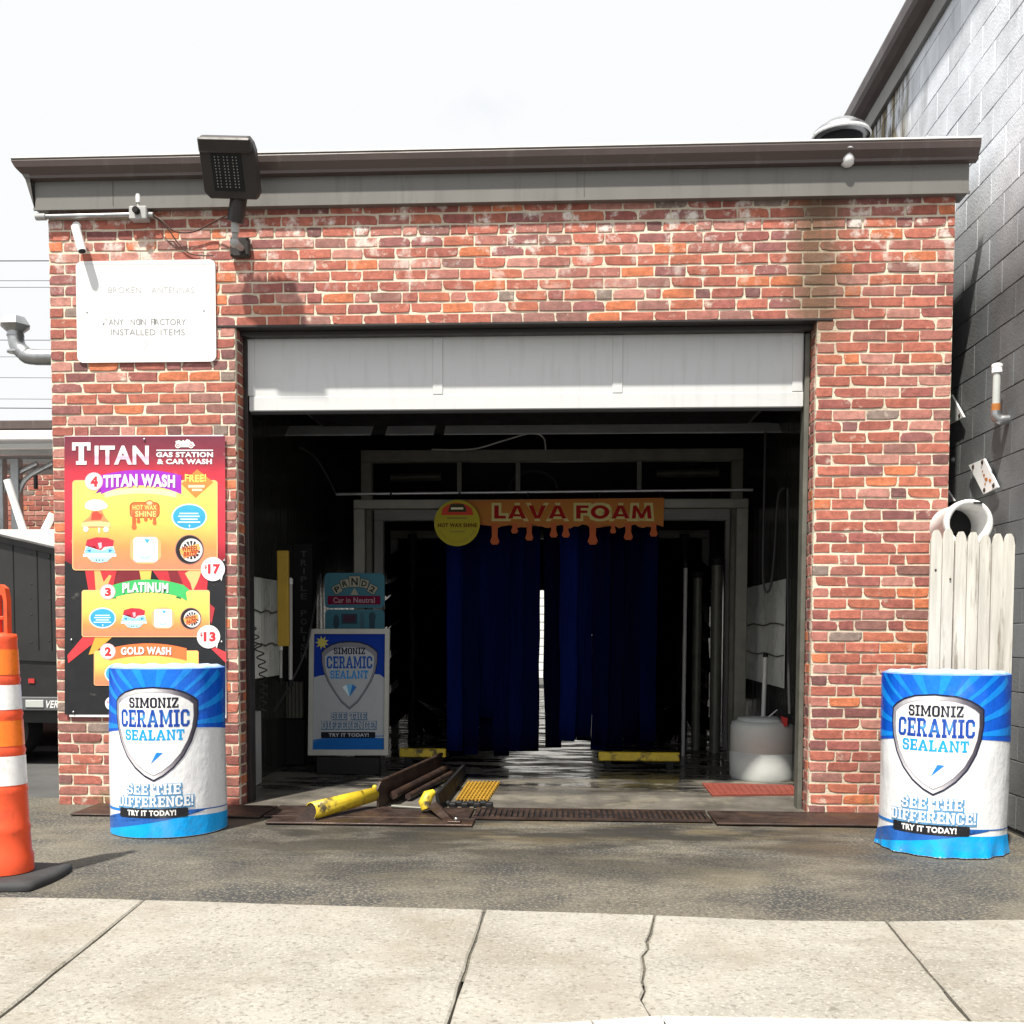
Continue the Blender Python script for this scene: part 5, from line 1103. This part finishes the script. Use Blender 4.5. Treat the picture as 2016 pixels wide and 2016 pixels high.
# --- framed poster on a stand
FYp = 1.55; m_frame = mat('shaded_frame', (.36, .36, .33), .5, var=.1)  # white frame greyed: the bay's shade is put into its colour
fp = thing('framed_poster', 'blue and white sealant poster in a pale snap frame on a dark stand', 'poster', onZ(690, 1530))
Q = [(609, 1238), (767, 1238), (764, 1487), (606, 1487)]; Pq = [at(u, v, FYp) for u, v in Q]; Qi = [(618, 1248), (758, 1248), (756, 1476), (615, 1476)]
for k in range(4):
    a, b, c2, d2 = Q[k], Q[(k+1) % 4], Qi[(k+1) % 4], Qi[k]
    MB().prism([at(*p, FYp-.018) for p in (a, b, c2, d2)], (0, .03, 0)).build('frame_bar', m_frame, fp)
MB().prism([at(*p, FYp) for p in Qi], (0, .008, 0)).build('back_panel', m_grey, fp)
ar = Art(wallmap(FYp-.0006)); GW = (.33, .35, .37)
ar.shape(Qi, GW, .6)
ar.shape([(618, 1248), (758, 1248), (757, 1335), (748, 1328), (688, 1322), (630, 1330), (616, 1334)], (.006, .03, .24), 1.2).shape([(615, 1462), (640, 1454), (690, 1451), (756, 1453), (756, 1476), (615, 1476)], (.01, .10, .34), 1.2).shape([(615, 1457), (650, 1450), (756, 1448), (756, 1450), (690, 1451), (640, 1456), (615, 1461)], (.03, .12, .35), 1.4); ar.flush('printed_face', m_printi, fp)
def shp(k):
    P = [(0, 1), (.35, .985), (.65, .93), (.88, .84), (1, .76), (.99, .55), (.93, .35), (.78, .12), (.55, -.12), (.3, -.34), (0, -.5)]; P = P+[(-x, y) for x, y in P[-2:0:-1]]
    return [(688+x*k*56, 1352-(y*k)*92*.98) for x, y in P]
ar.shape(shp(1.0), (.015, .02, .04), 2).shape(shp(.97), (.17, .17, .20), 2.5).shape(shp(.87), GW, 3); SH = ar.flush('shield', m_printi, fp)
ar.slabtext('SIMONIZ', 657, 1275, 719, 1288, (.012, .015, .03), 4); ar.slabtext('CERAMIC', 643, 1292, 733, 1316, (.012, .07, .30), 4); ar.slabtext('SEALANT', 650, 1320, 725, 1336, (.02, .20, .50), 4); ar.flush('lettering', m_printi, SH)
ar.shape([(674, 1353), (682, 1348), (688, 1372)], (.55, .68, .75), 4).shape([(682, 1348), (694, 1347), (688, 1372)], (.15, .40, .62), 4).shape([(694, 1347), (702, 1353), (688, 1372)], (.03, .14, .40), 4); ar.flush('diamond', m_printi, SH)
for tx, x0, x1, ya, yb in (('SEE THE', 652, 721, 1403, 1416), ('DIFFERENCE!', 633, 740, 1420, 1435)):
    ar.slabtext(tx, x0+.6, ya+.6, x1+.6, yb+.6, (.05, .12, .22), 2, grow=1.3); ar.slabtext(tx, x0, ya, x1, yb, GW, 3.2); ar.flush('lettering', m_printi, fp)
ar.rect(632, 1441, 739, 1453, (.012, .013, .018), 2.2, r=2).text('TRY IT TODAY!', 647, 1443.5, 726, 1450.5, GW, 3, bold=.035); ar.flush('black_band', m_printi, fp)
ar.shape([(634, 1265)]+[(634+(14 if k % 2 else 7)*math.cos(2*math.pi*k/18), 1265+(14 if k % 2 else 7)*math.sin(2*math.pi*k/18)) for k in range(18)], (.42, .38, .09), 6, faces=[(0, k+1, (k+1) % 18+1) for k in range(18)]); ar.flush('starburst', m_printi, fp)
MB().cbox(at(625, 1500, FYp).x, at(748, 1500, FYp).x, FYp-.04, FYp+.06, .006, at(690, 1490, FYp).z-.002, .006).build('stand', m_dark, fp)

# --- column with vertical lettering, yellow board, tubes, cabinet, planter on the left
co = thing('lettered_column', 'dark column with vertical TRIPLE POLISH lettering at left wall', 'column', onZ(598, 1500))
MB().cbox(at(578, 1300, 2.3).x, at(616, 1300, 2.3).x, 2.3, 2.45, .006, at(598, 1070, 2.3).z, .006).build('column_body', m_dark, co)
ar = Art(wallmap(2.2995))
for k, ch in enumerate('TRIPLE POLISH'):
    if ch != ' ': v = 1085+k*16.6; ar.text(ch, 592 if ch != 'I' else 597, v, 604 if ch != 'I' else 600, v+12, (.10, .10, .10), 1, bold=.02)
ar.flush('lettering', m_printi, co)
yb = MB().cbox(at(545, 1100, 1.15).x, at(567, 1100, 1.15).x, 1.15, 1.19, at(550, 1272, 1.15).z, at(550, 1084, 1.15).z, .004).build('yellow_board', m_yplate); tag(yb, 'narrow yellow board fixed upright beside the left inner wall', 'board')
for (u, v0, v1, Y, r_, lb) in ((572, 1145, 1345, 1.5, .016, 'white tube lamp standing beside the yellow board'), (553, 1275, 1342, 1.4, .012, 'thin grey pipe below the yellow board')):
    p, q = at(u, v0, Y), at(u, v1, Y); t = thing('wall_tube', lb, 'tube', Vector((q.x, q.y, q.z))); MB().tube([q, p], r_, 10).build('tube', m_grey, t); MB().lathe([(r_*1.2, -.02), (r_*1.2, .02), (r_*.6, .03)], p, 10).build('tip', m_white, t); MB().lathe([(r_*1.3, -.02), (r_*1.3, .03)], q, 10).build('socket', m_dark, t)
p = onZ(487, 1545); cb = thing('wall_cabinet', 'narrow pale cabinet just inside the left door jamb', 'cabinet', p)
MB().cbox(1.005, at(499, 1450, .80).x, .72, 1.0, .006, at(490, 1403, .8).z, .006).build('carcass', m_grey, cb); MB().cbox(1.02, at(499, 1450, .80).x-.01, .712, .719, .05, at(490, 1403, .8).z-.02, .003).build('door', m_grey, cb)
p = at(488, 1572, .36); o = MB().lathe([(.02, -.05), (.034, -.045), (.036, .0), (.028, .03), (0, .038)], (at(492, 1570, .40).x, .40, .058), 14).build('red_item', m_red); tag(o, 'small red rounded item on the floor at left jamb', 'ball')  # unidentified red thing, modelled as a small rounded cap shape
coil = []
P0, P1 = at(490, 1220, .75), at(516, 1400, .75)
for k in range(150):
    f = k/149; c = P0.lerp(P1, f); a = f*11*2*math.pi; c = c+Vector((.028*math.cos(a)+.05*math.sin(math.pi*f), .028*math.sin(a), 0)); coil.append(c)
o = MB().tube(coil, .005, 6).build('coiled_hose', m_rubber); tag(o, 'black coiled air hose hanging just inside left jamb', 'hose')
bx = thing('control_cabinet', 'dark metal cabinet with pale ribbed lid beside framed poster', 'cabinet', onZ(560, 1512))
xa, xb = at(505, 1450, 2.0).x, at(600, 1450, 2.0).x; zt = at(560, 1415, 2.0).z
MB().cbox(xa, xb, 2.0, 2.4, .006, zt, .01).build('carcass', m_dark, bx)
zr = at(560, 1342, 2.0).z
for i in range(12): MB().cbox(xa+.02+i*(xb-xa-.04)/12, xa+.016+(i+1)*(xb-xa-.04)/12, 2.02, 2.06, zt+.002, zr, .004).build('rib', m_arch, bx)
cable('cable', [at(632, 1130, 1.9), at(622, 1180, 1.8), at(612, 1235, 1.5), at(600, 1285, 1.5), at(570, 1350, 1.5), at(540, 1400, 1.5)], .008, m_rubber, 'black hose slanting down across the framed poster corner')
cable('cable', [at(590, 880, 2.0), at(620, 900, 2.0), at(645, 940, 2.0), at(662, 975, 2.0)], .008, m_rubber, 'dark hose arching down to the left end of the spray pipe')
cable('cable', [at(850, 885, 2.5), at(930, 884, 2.4), at(990, 868, 2.3), at(1045, 853, 2.2), at(1070, 862, 2.2), at(1074, 885, 2.4)], .007, m_grey, 'pale cable looping over the top beam of the tall arch')

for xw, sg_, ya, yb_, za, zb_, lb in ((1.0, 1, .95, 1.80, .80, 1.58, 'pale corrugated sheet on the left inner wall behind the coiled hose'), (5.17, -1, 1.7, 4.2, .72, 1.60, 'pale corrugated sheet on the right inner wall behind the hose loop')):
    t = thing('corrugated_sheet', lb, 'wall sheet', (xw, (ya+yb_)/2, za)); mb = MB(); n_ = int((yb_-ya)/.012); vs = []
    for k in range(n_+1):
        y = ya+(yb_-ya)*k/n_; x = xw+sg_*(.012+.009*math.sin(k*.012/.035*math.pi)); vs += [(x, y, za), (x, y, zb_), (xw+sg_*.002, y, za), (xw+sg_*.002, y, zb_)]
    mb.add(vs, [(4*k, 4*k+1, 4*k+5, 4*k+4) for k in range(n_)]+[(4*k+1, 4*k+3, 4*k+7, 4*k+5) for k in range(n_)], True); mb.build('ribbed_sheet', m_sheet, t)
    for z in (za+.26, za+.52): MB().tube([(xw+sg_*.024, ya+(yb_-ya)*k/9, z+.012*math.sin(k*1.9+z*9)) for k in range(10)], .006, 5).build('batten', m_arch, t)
# --- white tank, pole and spray gun on the right; hose loop; mats
tk = thing('white_tank', 'white plastic chemical tank just inside the right jamb', 'tank', onZ(1503, 1532))
c = onZ(1503, 1532); r_ = (at(1570, 1500, c.y).x-at(1437, 1500, c.y).x)/2; H_ = at(1500, 1418, c.y).z
tbody = MB().lathe([(r_*.97, .006), (r_, .03), (r_*1.005, H_*.46), (r_*.985, H_*.465), (r_*.985, H_*.485), (r_, H_*.49), (r_*.99, H_*.9), (r_*.95, H_*.97), (r_*.82, H_)], (c.x, c.y, 0), 40).build('body', m_tank, tk)
MB().lathe([(r_*.80, H_-.004), (r_*.78, H_+.02), (r_*.3, H_+.028)], (c.x, c.y, 0), 30).build('lid', m_tank, tk)
MB().tube([Vector((c.x-.0, c.y+.05, H_+.02)), Vector((c.x+.01, c.y+.05, at(1500, 1294, c.y).z))], .018, 10).build('suction_pipe', m_tank, tk)
MB().lathe([(.02, 0), (.02, .03), (.012, .035)], (c.x+.01, c.y+.05, at(1500, 1294, c.y).z), 10).build('pipe_cap', m_dark, tk)
sg = thing('spray_gun', 'black and red spray gun hooked over the tank rim', 'spray gun', at(1540, 1420, c.y-.2))
MB().prism([at(u, v, c.y-.24) for u, v in ((1528, 1402), (1540, 1392), (1556, 1408), (1552, 1430), (1544, 1420), (1532, 1412))], (0, .05, 0)).build('handle', m_dark, sg)
MB().prism([at(u, v, c.y-.25) for u, v in ((1537, 1410), (1551, 1414), (1550, 1430), (1544, 1430))], (0, .045, 0)).build('trigger_guard', m_red, sg)
MB().tube([at(1514, 1411, c.y-.2), at(1530, 1398, c.y-.2)], .008, 8).build('lance', m_galv, sg)
MB().tube(bezier([at(1552, 1412, c.y-.2), at(1562, 1420, c.y-.2), at(1570, 1432, c.y-.22), at(1572, 1450, c.y-.22)], 5), .010, 8).build('hose_end', m_rubber, sg)
cable('hose', [at(1507, 850, 1.3), at(1504, 1000, 1.3), at(1502, 1120, 1.3), at(1504, 1150, 1.3), at(1509, 1166, 1.3), at(1517, 1155, 1.3), at(1524, 1100, 1.3), at(1532, 980, 1.3), at(1545, 960, 1.3)], .009, m_rubber, 'black hose hanging in a long loop on the right wall', cat='hose')
cable('hose', [at(1551, 962, 1.0), at(1551, 1100, 1.0), at(1552, 1300, 1.0), at(1554, 1405, 1.0)], .010, m_rubber, 'black hose dropping straight down to the spray gun', cat='hose')
for u, v0, v1, Y, r_, lb in ((1412, 1105, 1420, 3.3, .055, 'fat grey standing pipe by the right curtain'), (1350, 1110, 1365, 3.0, .018, 'thin pale rod leaning by the right curtain'), (1374, 1130, 1400, 3.5, .045, 'dull grey standing pipe left of the fat one')):
    p = at(u, v0, Y); q = Vector((at(u-4, v1, Y).x, Y, .006)); t = thing('standing_pipe', lb, 'pipe', q); MB().tube([q, p], r_, 12).build('shaft', m_arch if r_ > .02 else m_grey, t); MB().lathe([(r_*1.25, -.04), (r_*1.25, .02)], p, 12).build('coupling', m_dark, t)
mt = thing('red_mat', 'flat red rubber mat lying in front of the white tank', 'mat', onZ(1480, 1556))
P = [onZ(u, v, .006) for u, v in ((1382, 1544), (1560, 1548), (1572, 1566), (1402, 1568))]; MB().prism(P, (0, 0, .012)).build('sheet', m_redmat, mt)
mb = MB()
for i in range(14):
    f = (i+.5)/14; a = P[0].lerp(P[1], f); b = P[3].lerp(P[2], f); d_ = (b-a); a = a+d_*.12; b = b-d_*.12; mb.prism([a+Vector((-.004, 0, .0125)), a+Vector((.004, 0, .0125)), b+Vector((.004, 0, .0125)), b+Vector((-.004, 0, .0125))], (0, 0, .004))
mb.build('rib', m_redmat, mt, kind='stuff')
yg = thing('yellow_grating', 'yellow moulded grating set in the wet floor', 'grating', onZ(940, 1560))
P = [onZ(u, v, .012) for u, v in ((920, 1541), (985, 1541), (962, 1577), (896, 1577))]
for i in range(9):
    f = (i+.5)/9; a, b = P[0].lerp(P[1], f), P[3].lerp(P[2], f); MB().prism([a+Vector((-.006, 0, 0)), a+Vector((.006, 0, 0)), b+Vector((.006, 0, 0)), b+Vector((-.006, 0, 0))], (0, 0, .014)).build('bar', m_grate, yg)
for i in range(9):
    f = (i+.5)/9; a, b = P[0].lerp(P[3], f), P[1].lerp(P[2], f); MB().prism([a+Vector((0, -.006, .001)), b+Vector((0, -.006, .001)), b+Vector((0, .006, .001)), a+Vector((0, .006, .001))], (0, 0, .011)).build('cross_bar', m_grate, yg)
for u0, u1, v, lb in ((787, 878, 1481, 'short yellow guide bar behind the brown guide rail'), (1178, 1338, 1488, 'yellow guide bar on the floor right of the curtains')):
    Y = 2.05; a, b = at(u0, v, Y), at(u1, v, Y); t = thing('guide_bar', lb, 'guide bar', Vector(((a.x+b.x)/2, Y, 0)), None)
    MB().cbox(a.x, b.x, Y-.03, Y+.03, a.z-.04, a.z+.035, .008).build('bar', m_yel, t)
    for x in (a.x+.08, b.x-.08): MB().cbox(x-.03, x+.03, Y-.025, Y+.06, .006, a.z-.041, .004).build('bracket', m_dark, t)

# --- wheel guide rails at the entrance
wg = thing('wheel_guide', 'brown steel guide rail with flared yellow end plate at bay entrance', 'guide rail', onZ(740, 1592))
n0, n1 = onZ(742, 1592, .01), onZ(868, 1526, .01); d = (n1-n0)
mb = MB(); hgt = .17; th = Vector((.012, 0, 0))
mb.prism([n0, n1, n1+Vector((0, 0, hgt)), n0+d*.03+Vector((0, 0, hgt)), n0+Vector((-.005, 0, hgt*.75))], th); mb.build('rail_plate', m_rust, wg)
MB().tube([n0+d*.03+Vector((.006, 0, hgt)), n1+Vector((.006, 0, hgt))], .014, 8).build('top_rod', m_rust, wg)
MB().tube([n0+d*.12+Vector((.05, 0, .06)), n1+Vector((.05, 0, .06))], .03, 8).build('lower_tube', m_rust, wg)
MB().tube([n0+d*.2+Vector((.11, 0, .03)), n1+Vector((.11, 0, .03))], .022, 8).build('lower_tube', m_rust, wg)
y0, y1 = onZ(612, 1616, .012), onZ(738, 1590, .012); z_ = Vector((0, 0, .085)); dd = (y1-y0); sd = Vector((dd.y, -dd.x, 0)).normalized()
mb = MB(); N = 9; ring0 = []; vs = []
for f, r_ in ((0, .046), (.5, .043), (1, .038)):
    c = y0+dd*f+Vector((0, 0, .062+.03*f))
    for k in range(N): a = R(-70+k*220/(N-1)); vs.append(c-sd*(-r_*math.cos(a))*1+Vector((0, 0, r_*1.15*math.sin(a))))
vs2 = [p+(Vector((0, 0, -.006))) for p in vs]
mb.add(vs+vs2, [(i*N+j, i*N+j+1, (i+1)*N+j+1, (i+1)*N+j) for i in range(2) for j in range(N-1)]+[(27+i*N+j, 27+(i+1)*N+j, 27+(i+1)*N+j+1, 27+i*N+j+1) for i in range(2) for j in range(N-1)]+[(j, 27+j, 27+j+1, j+1) for j in range(N-1)]+[(18+j, 18+j+1, 45+j+1, 45+j) for j in range(N-1)], True)
mb.build('flared_cover', m_yel, wg)
MB().prism([y0+Vector((-.10, -.02, 0)), y0+Vector((.03, -.02, 0)), y0+Vector((.05, 0, .095)), y0+Vector((-.0, 0, .105))], (0, .012, 0)).build('end_plate', m_rust, wg)
MB().ball(y1+Vector((0, -.005, .135)), .018, 8).build('bolt', m_yel, wg)
MB().tube([n0+Vector((.1, -.02, .02)), onZ(842, 1592, .02)], .011, 8).build('tie_rod', m_arch, wg)
wg2 = thing('wheel_guide', 'shorter dark guide rail with yellow nose in the middle of the threshold', 'guide rail', onZ(845, 1606))
b0, b1 = onZ(842, 1602, .012), onZ(912, 1528, .012); MB().prism([b0+Vector((.06, .05, 0)), b1, b1+Vector((0, 0, .10)), b0+Vector((.04, .05, .12))], (.02, 0, 0)).build('rail_plate', m_dark, wg2)
MB().tube([b0+Vector((-.005, 0, .03)), b0+Vector((-.02, .01, .07)), b0+Vector((0, .03, .115)), b0+Vector((.03, .06, .13))], [.035, .042, .036, .02], 10).build('nose', m_yel, wg2)
e = onZ(888, 1621, .012); MB().prism([b0+Vector((.0, -.02, .05)), b0+Vector((.05, 0, .075)), e+Vector((.02, 0, .03)), e+Vector((.03, 0, 0)), e+Vector((-.03, 0, 0))], (0, .02, 0)).build('bracket', m_rust, wg2)
MB().cbox(e.x-.02, e.x+.06, e.y-.03, e.y+.04, .02, .03, .003).build('foot_plate', m_rust, wg2)
MB().ball(e+Vector((.03, 0, .026)), .013, 8).build('bolt', m_galv, wg2)
cv = thing('conveyor_chain', 'grey metal conveyor chain lying in wet floor track', 'chain', onZ(900, 1580))
for i in range(9):
    p = onZ(868+i*12, 1586-(i % 2)*3, .018); MB().cbox(p.x-.028, p.x+.022, p.y-.03, p.y+.03, .007, .04, .008).build('link', m_dark, cv)

# ================================================================== beyond the bay and to the left
fw = thing('white_building', 'white lap sided building seen through the far end of the bay', 'building', (3.5, 19, 0))
for i in range(16): MB().prism([(-2.5, 19-.0, i*.2), (9.5, 19, i*.2), (9.5, 19.012, i*.2+.198), (-2.5, 19.012, i*.2+.198)], (0, .02, 0)).build('siding_board', m_white, fw)
MB().box(-2.5, 9.5, 19.03, 23, 0, 3.2).build('wall', m_white, fw)
MB().box(-2.8, 9.8, 18.8, 23.2, 3.2, 3.35).build('roof', m_gutter, fw)

# neighbouring brick station building behind, on the left
SBY = 7.2
sb = thing('station_building', 'lower red brick gas station building behind the black trailer', 'building', (-4, SBY, 0))
zt = at(50, 852, SBY).z; MB().box(-9, -.02-.4, SBY+.008, SBY+4, 0, zt).build('mortar_wall', m_mortar, sb)
rest = MB(); cnt = 0
for k in range(int(zt/.07)):
    x = -9+(.1 if k % 2 else 0)
    while x < -.65:
        z = .035+k*.07; L_ = .196; u, v = proj((x+.1, SBY, z)); vi = RNG.randrange(48)
        if -25 < u < 112 and (940 < v < 1050 or 1430 < v < 1452) and cnt < 290:
            o = bpy.data.objects.new('brick', brick_mesh('s', vi)); COL.objects.link(o); o.parent = sb; o.location = Vector((x+.1, SBY, z))-sb.location; cnt += 1
        else:
            vs, fs, c = VS[vi]; rest.add([(x+.1+p[0], SBY+p[1], z+p[2]) for p in vs], fs, False, [c]*len(vs))
        x += .2075
rest.build('brick_course', m_brick, sb, kind='stuff')
MB().cbox(-9.2, -.3, SBY-.25, SBY+4.1, zt, zt+.12, .01).build('roof_edge', m_gutter, sb)
MB().cbox(-9, -.45, SBY-.30, SBY-.002, 0, .22, .01).build('plinth', m_kerb, sb)

# metal awning on posts
AY0, AY1 = 3.6, 6.6
aw = thing('metal_awning', 'grey ribbed metal awning on posts behind the left edge of the building', 'awning', (-3, 5, 0))
z0, z1 = at(40, 862, AY0).z, at(60, 935, AY1).z
nseg = 10; vs = []
for k in range(nseg+1):
    f = k/nseg; y = AY0+(AY1-AY0)*f; z = z0+(z1-z0)*f+.10*math.sin(math.pi*f)
    vs += [(-7, y, z), (-.75, y, z), (-7, y, z+.02), (-.75, y, z+.02)]
MB().add(vs, [(k*4, k*4+1, k*4+5, k*4+4) for k in range(nseg)]+[(k*4+2, k*4+6, k*4+7, k*4+3) for k in range(nseg)]+[(k*4+1, k*4+3, k*4+7, k*4+5) for k in range(nseg)]+[(0, 2, 3, 1)]).build('sheet', m_awn, aw)
for k in (0, 3, 5, 7, 9):
    f = k/nseg; y = AY0+(AY1-AY0)*f; z = z0+(z1-z0)*f+.10*math.sin(math.pi*f); MB().cbox(-7, -.76, y-.03, y+.03, z-.06 if k else z-.02, z-.001 if k else z+.07, .004).build('purlin', m_white, aw)
for u in (3, 34):
    x = at(u, 1000, 4.6).x; zz = z0+(z1-z0)*.33; MB().cbox(x-.05, x+.05, 4.55, 4.65, 0, zz-.07, .008).build('post', m_galv, aw); MB().tube(bezier([(x, 4.6, zz-.55), (x+.10, 4.6, zz-.3), (x+.42, 4.6, zz-.12)], 6), .03, 8).build('brace', m_galv, aw)
pb = at(70, 930, 6.9); o = thing('wall_fitting', 'dark pipe fitting under awning on station wall', 'fitting', pb); MB().tube([pb+Vector((-.12, 0, .02)), pb+Vector((.2, 0, 0))], .03, 8).build('arm', m_dark, o); MB().tube([pb, pb+Vector((0, 0, -.22))], .028, 8).build('drop', m_dark, o)

# black trailer with light bar
TY = 1.9
tr = thing('black_trailer', 'black trailer with grey marker light rail parked behind the left pier', 'trailer', onZ(50, 1440))
tr.location.z = 0
xr = -.30; zt0, zt1 = at(0, 1060, TY).z, at(105, 1084, TY).z; xl = -5.5
def zline(x, za, zb): xa_ = at(0, 1060, TY).x; xb_ = at(105, 1084, TY).x; return za+(zb-za)*(x-xa_)/(xb_-xa_)
ZL = lambda x: zline(x, zt0, zt1)
zl = at(60, 1280, TY).z
MB().prism([(xl, TY, zl+.05), (xr, TY, zl-.12), (xr, TY, ZL(xr)), (xl, TY, ZL(xl))], (0, 1.2, 0)).build('side_panel', m_trail, tr)
MB().prism([(xl, TY-.03, ZL(xl)-.03), (xr, TY-.03, ZL(xr)-.03), (xr, TY-.03, ZL(xr)+.02), (xl, TY-.03, ZL(xl)+.02)], (0, .06, 0)).build('top_rail', m_dark, tr)
zb = at(60, 1423, TY).z
for u in (28, 75, 101): p = at(u, 1200, TY); MB().box(p.x-.004, p.x+.004, TY-.004, TY-.0005, zl+.0, ZL(p.x)-.035).build('seam', m_dark, tr)
for u, v in ((62, 1090), (62, 1150), (62, 1210), (62, 1265), (96, 1100), (96, 1180), (96, 1262), (60, 1178)): MB().ball(at(u, v, TY-.001), .008, 6, (1, .4, 1)).build('rivet', m_trail, tr)
MB().box(at(54, 1290, TY).x, at(66, 1290, TY).x, TY+.005, TY+.0145, at(54, 1345, TY).z, at(54, 1336, TY).z).build('reflector', m_red, tr)
MB().prism([(xl, TY+.015, zb), (xr, TY+.015, zb), (xr, TY+.015, zl-.10), (xl, TY+.015, zl+.07)], (0, 1.15, 0)).build('lower_panel', m_trail2, tr)
r0, r1 = at(30, 1372, TY-.05), at(60, 1399, TY-.05)
rail = MB().cbox(xl, xr, TY-.05, TY-.002, r1.z, r0.z, .006).build('marker_rail', mat('rail_grey', (.10, .105, .11), .4, var=.1), tr)
la = at(50, 1378, TY-.055); lb = at(86, 1393, TY-.055); MB().cbox(la.x, lb.x, TY-.058, TY-.0505, lb.z, la.z, .003).build('marker_lamp', m_tank, rail)
ar = Art(wallmap(TY-.0515)); ar.text('VER', 89, 1379, 116, 1394, (.75, .75, .75), 1, bold=.03, shear=3); ar.flush('lettering', m_print, rail)
for x in (-1.6, -2.5):
    ty = thing('x', 'x', 'x') if False else None
    MB().tube([(x, TY+.15, .30), (x, TY+.40, .30)], .30, 24).build('tyre', m_rubber, tr)
# white van and its roof bars behind the trailer
VY = 3.4
vn2 = thing('white_van', 'white van roof with slanted white bars showing above the trailer', 'van', onZ(50, 1400))
vn2.location = (-3, VY, 0); ztv = at(50, 1042, VY).z
pr = [(-6, .35), (-.45, .35), (-.45, ztv-.22), (-.55, ztv-.06), (-.75, ztv), (-5.8, ztv), (-6, ztv-.1)]
MB().prism([(x, VY, z) for x, z in pr], (0, 1.8, 0)).build('body', m_white, vn2)
for x in (-1.2, -5.0): MB().tube([(x, VY+.05, .35), (x, VY+.28, .35)], .34, 24).build('tyre', m_rubber, vn2)
MB().cbox(-2.2, -1.0, VY-.004, VY-.001, ztv-.75, ztv-.30, .0005).build('window', m_dark, vn2)
for u0, v0, u1, v1 in ((14, 945, 46, 1044), (104, 1012, 87, 1046)): MB().tube([at(u0, v0, VY+.3), at(u1, v1, VY+.3)], .04, 8).build('roof_bar', m_white, vn2)

# exhaust duct on the side wall
ex = thing('exhaust_duct', 'galvanised exhaust duct elbow with hexagonal rain cap on side wall', 'duct', at(97, 704, .9))
xw = 0.0; pz = at(97, 703, .9); px_ = at(31, 690, .9).x
MB().tube(bezier([Vector((.0, .9, pz.z)), Vector((px_+.16, .9, pz.z)), Vector((px_+.06, .9, pz.z+.035)), Vector((px_+.01, .9, pz.z+.10)), Vector((px_, .9, pz.z+.22))], 5), .058, 16).build('elbow', m_galv, ex)
cz = pz.z+.22; MB().lathe([(.055, -.04), (.115, .012), (.072, .075), (.02, .08)], (px_, .9, cz), 6, smooth=False).build('rain_cap', m_galv, ex)
for f in (.0, .12): MB().lathe([(.062, -.006), (.062, .006)], (px_, .9, cz-.06-f), 16).build('seam_ring', m_galv, ex)

# power lines far behind
for i, (v, rr_) in enumerate(((517, .016), (556, .009), (569, .009), (673, .011), (706, .008), (747, .008), (789, .008), (807, .014))):
    p = at(50, v, 26); q0 = Vector((-40, 26, p.z+.4)); q1 = Vector((14, 26, p.z-.2)); pts = []
    for k in range(13): f = k/12; r_ = q0.lerp(q1, f); pts.append(r_+Vector((0, 0, -.8*(1-(2*f-1)**2)*.3+.24*.75)))
    o = MB().tube(pts, rr_, 5, caps=False).build('power_line', m_dark)
    lab = ['topmost thick power line left of the building', 'second power line from the top, thin', 'third power line from the top, close below the second', 'fourth power line, behind the exhaust duct cap', 'faint fifth power line behind the duct elbow', 'faint sixth power line just below the duct', 'faint seventh power line above the lowest', 'lowest thick power line above the awning'][i]
    tag(o, lab, 'power line', 'power lines behind the building')
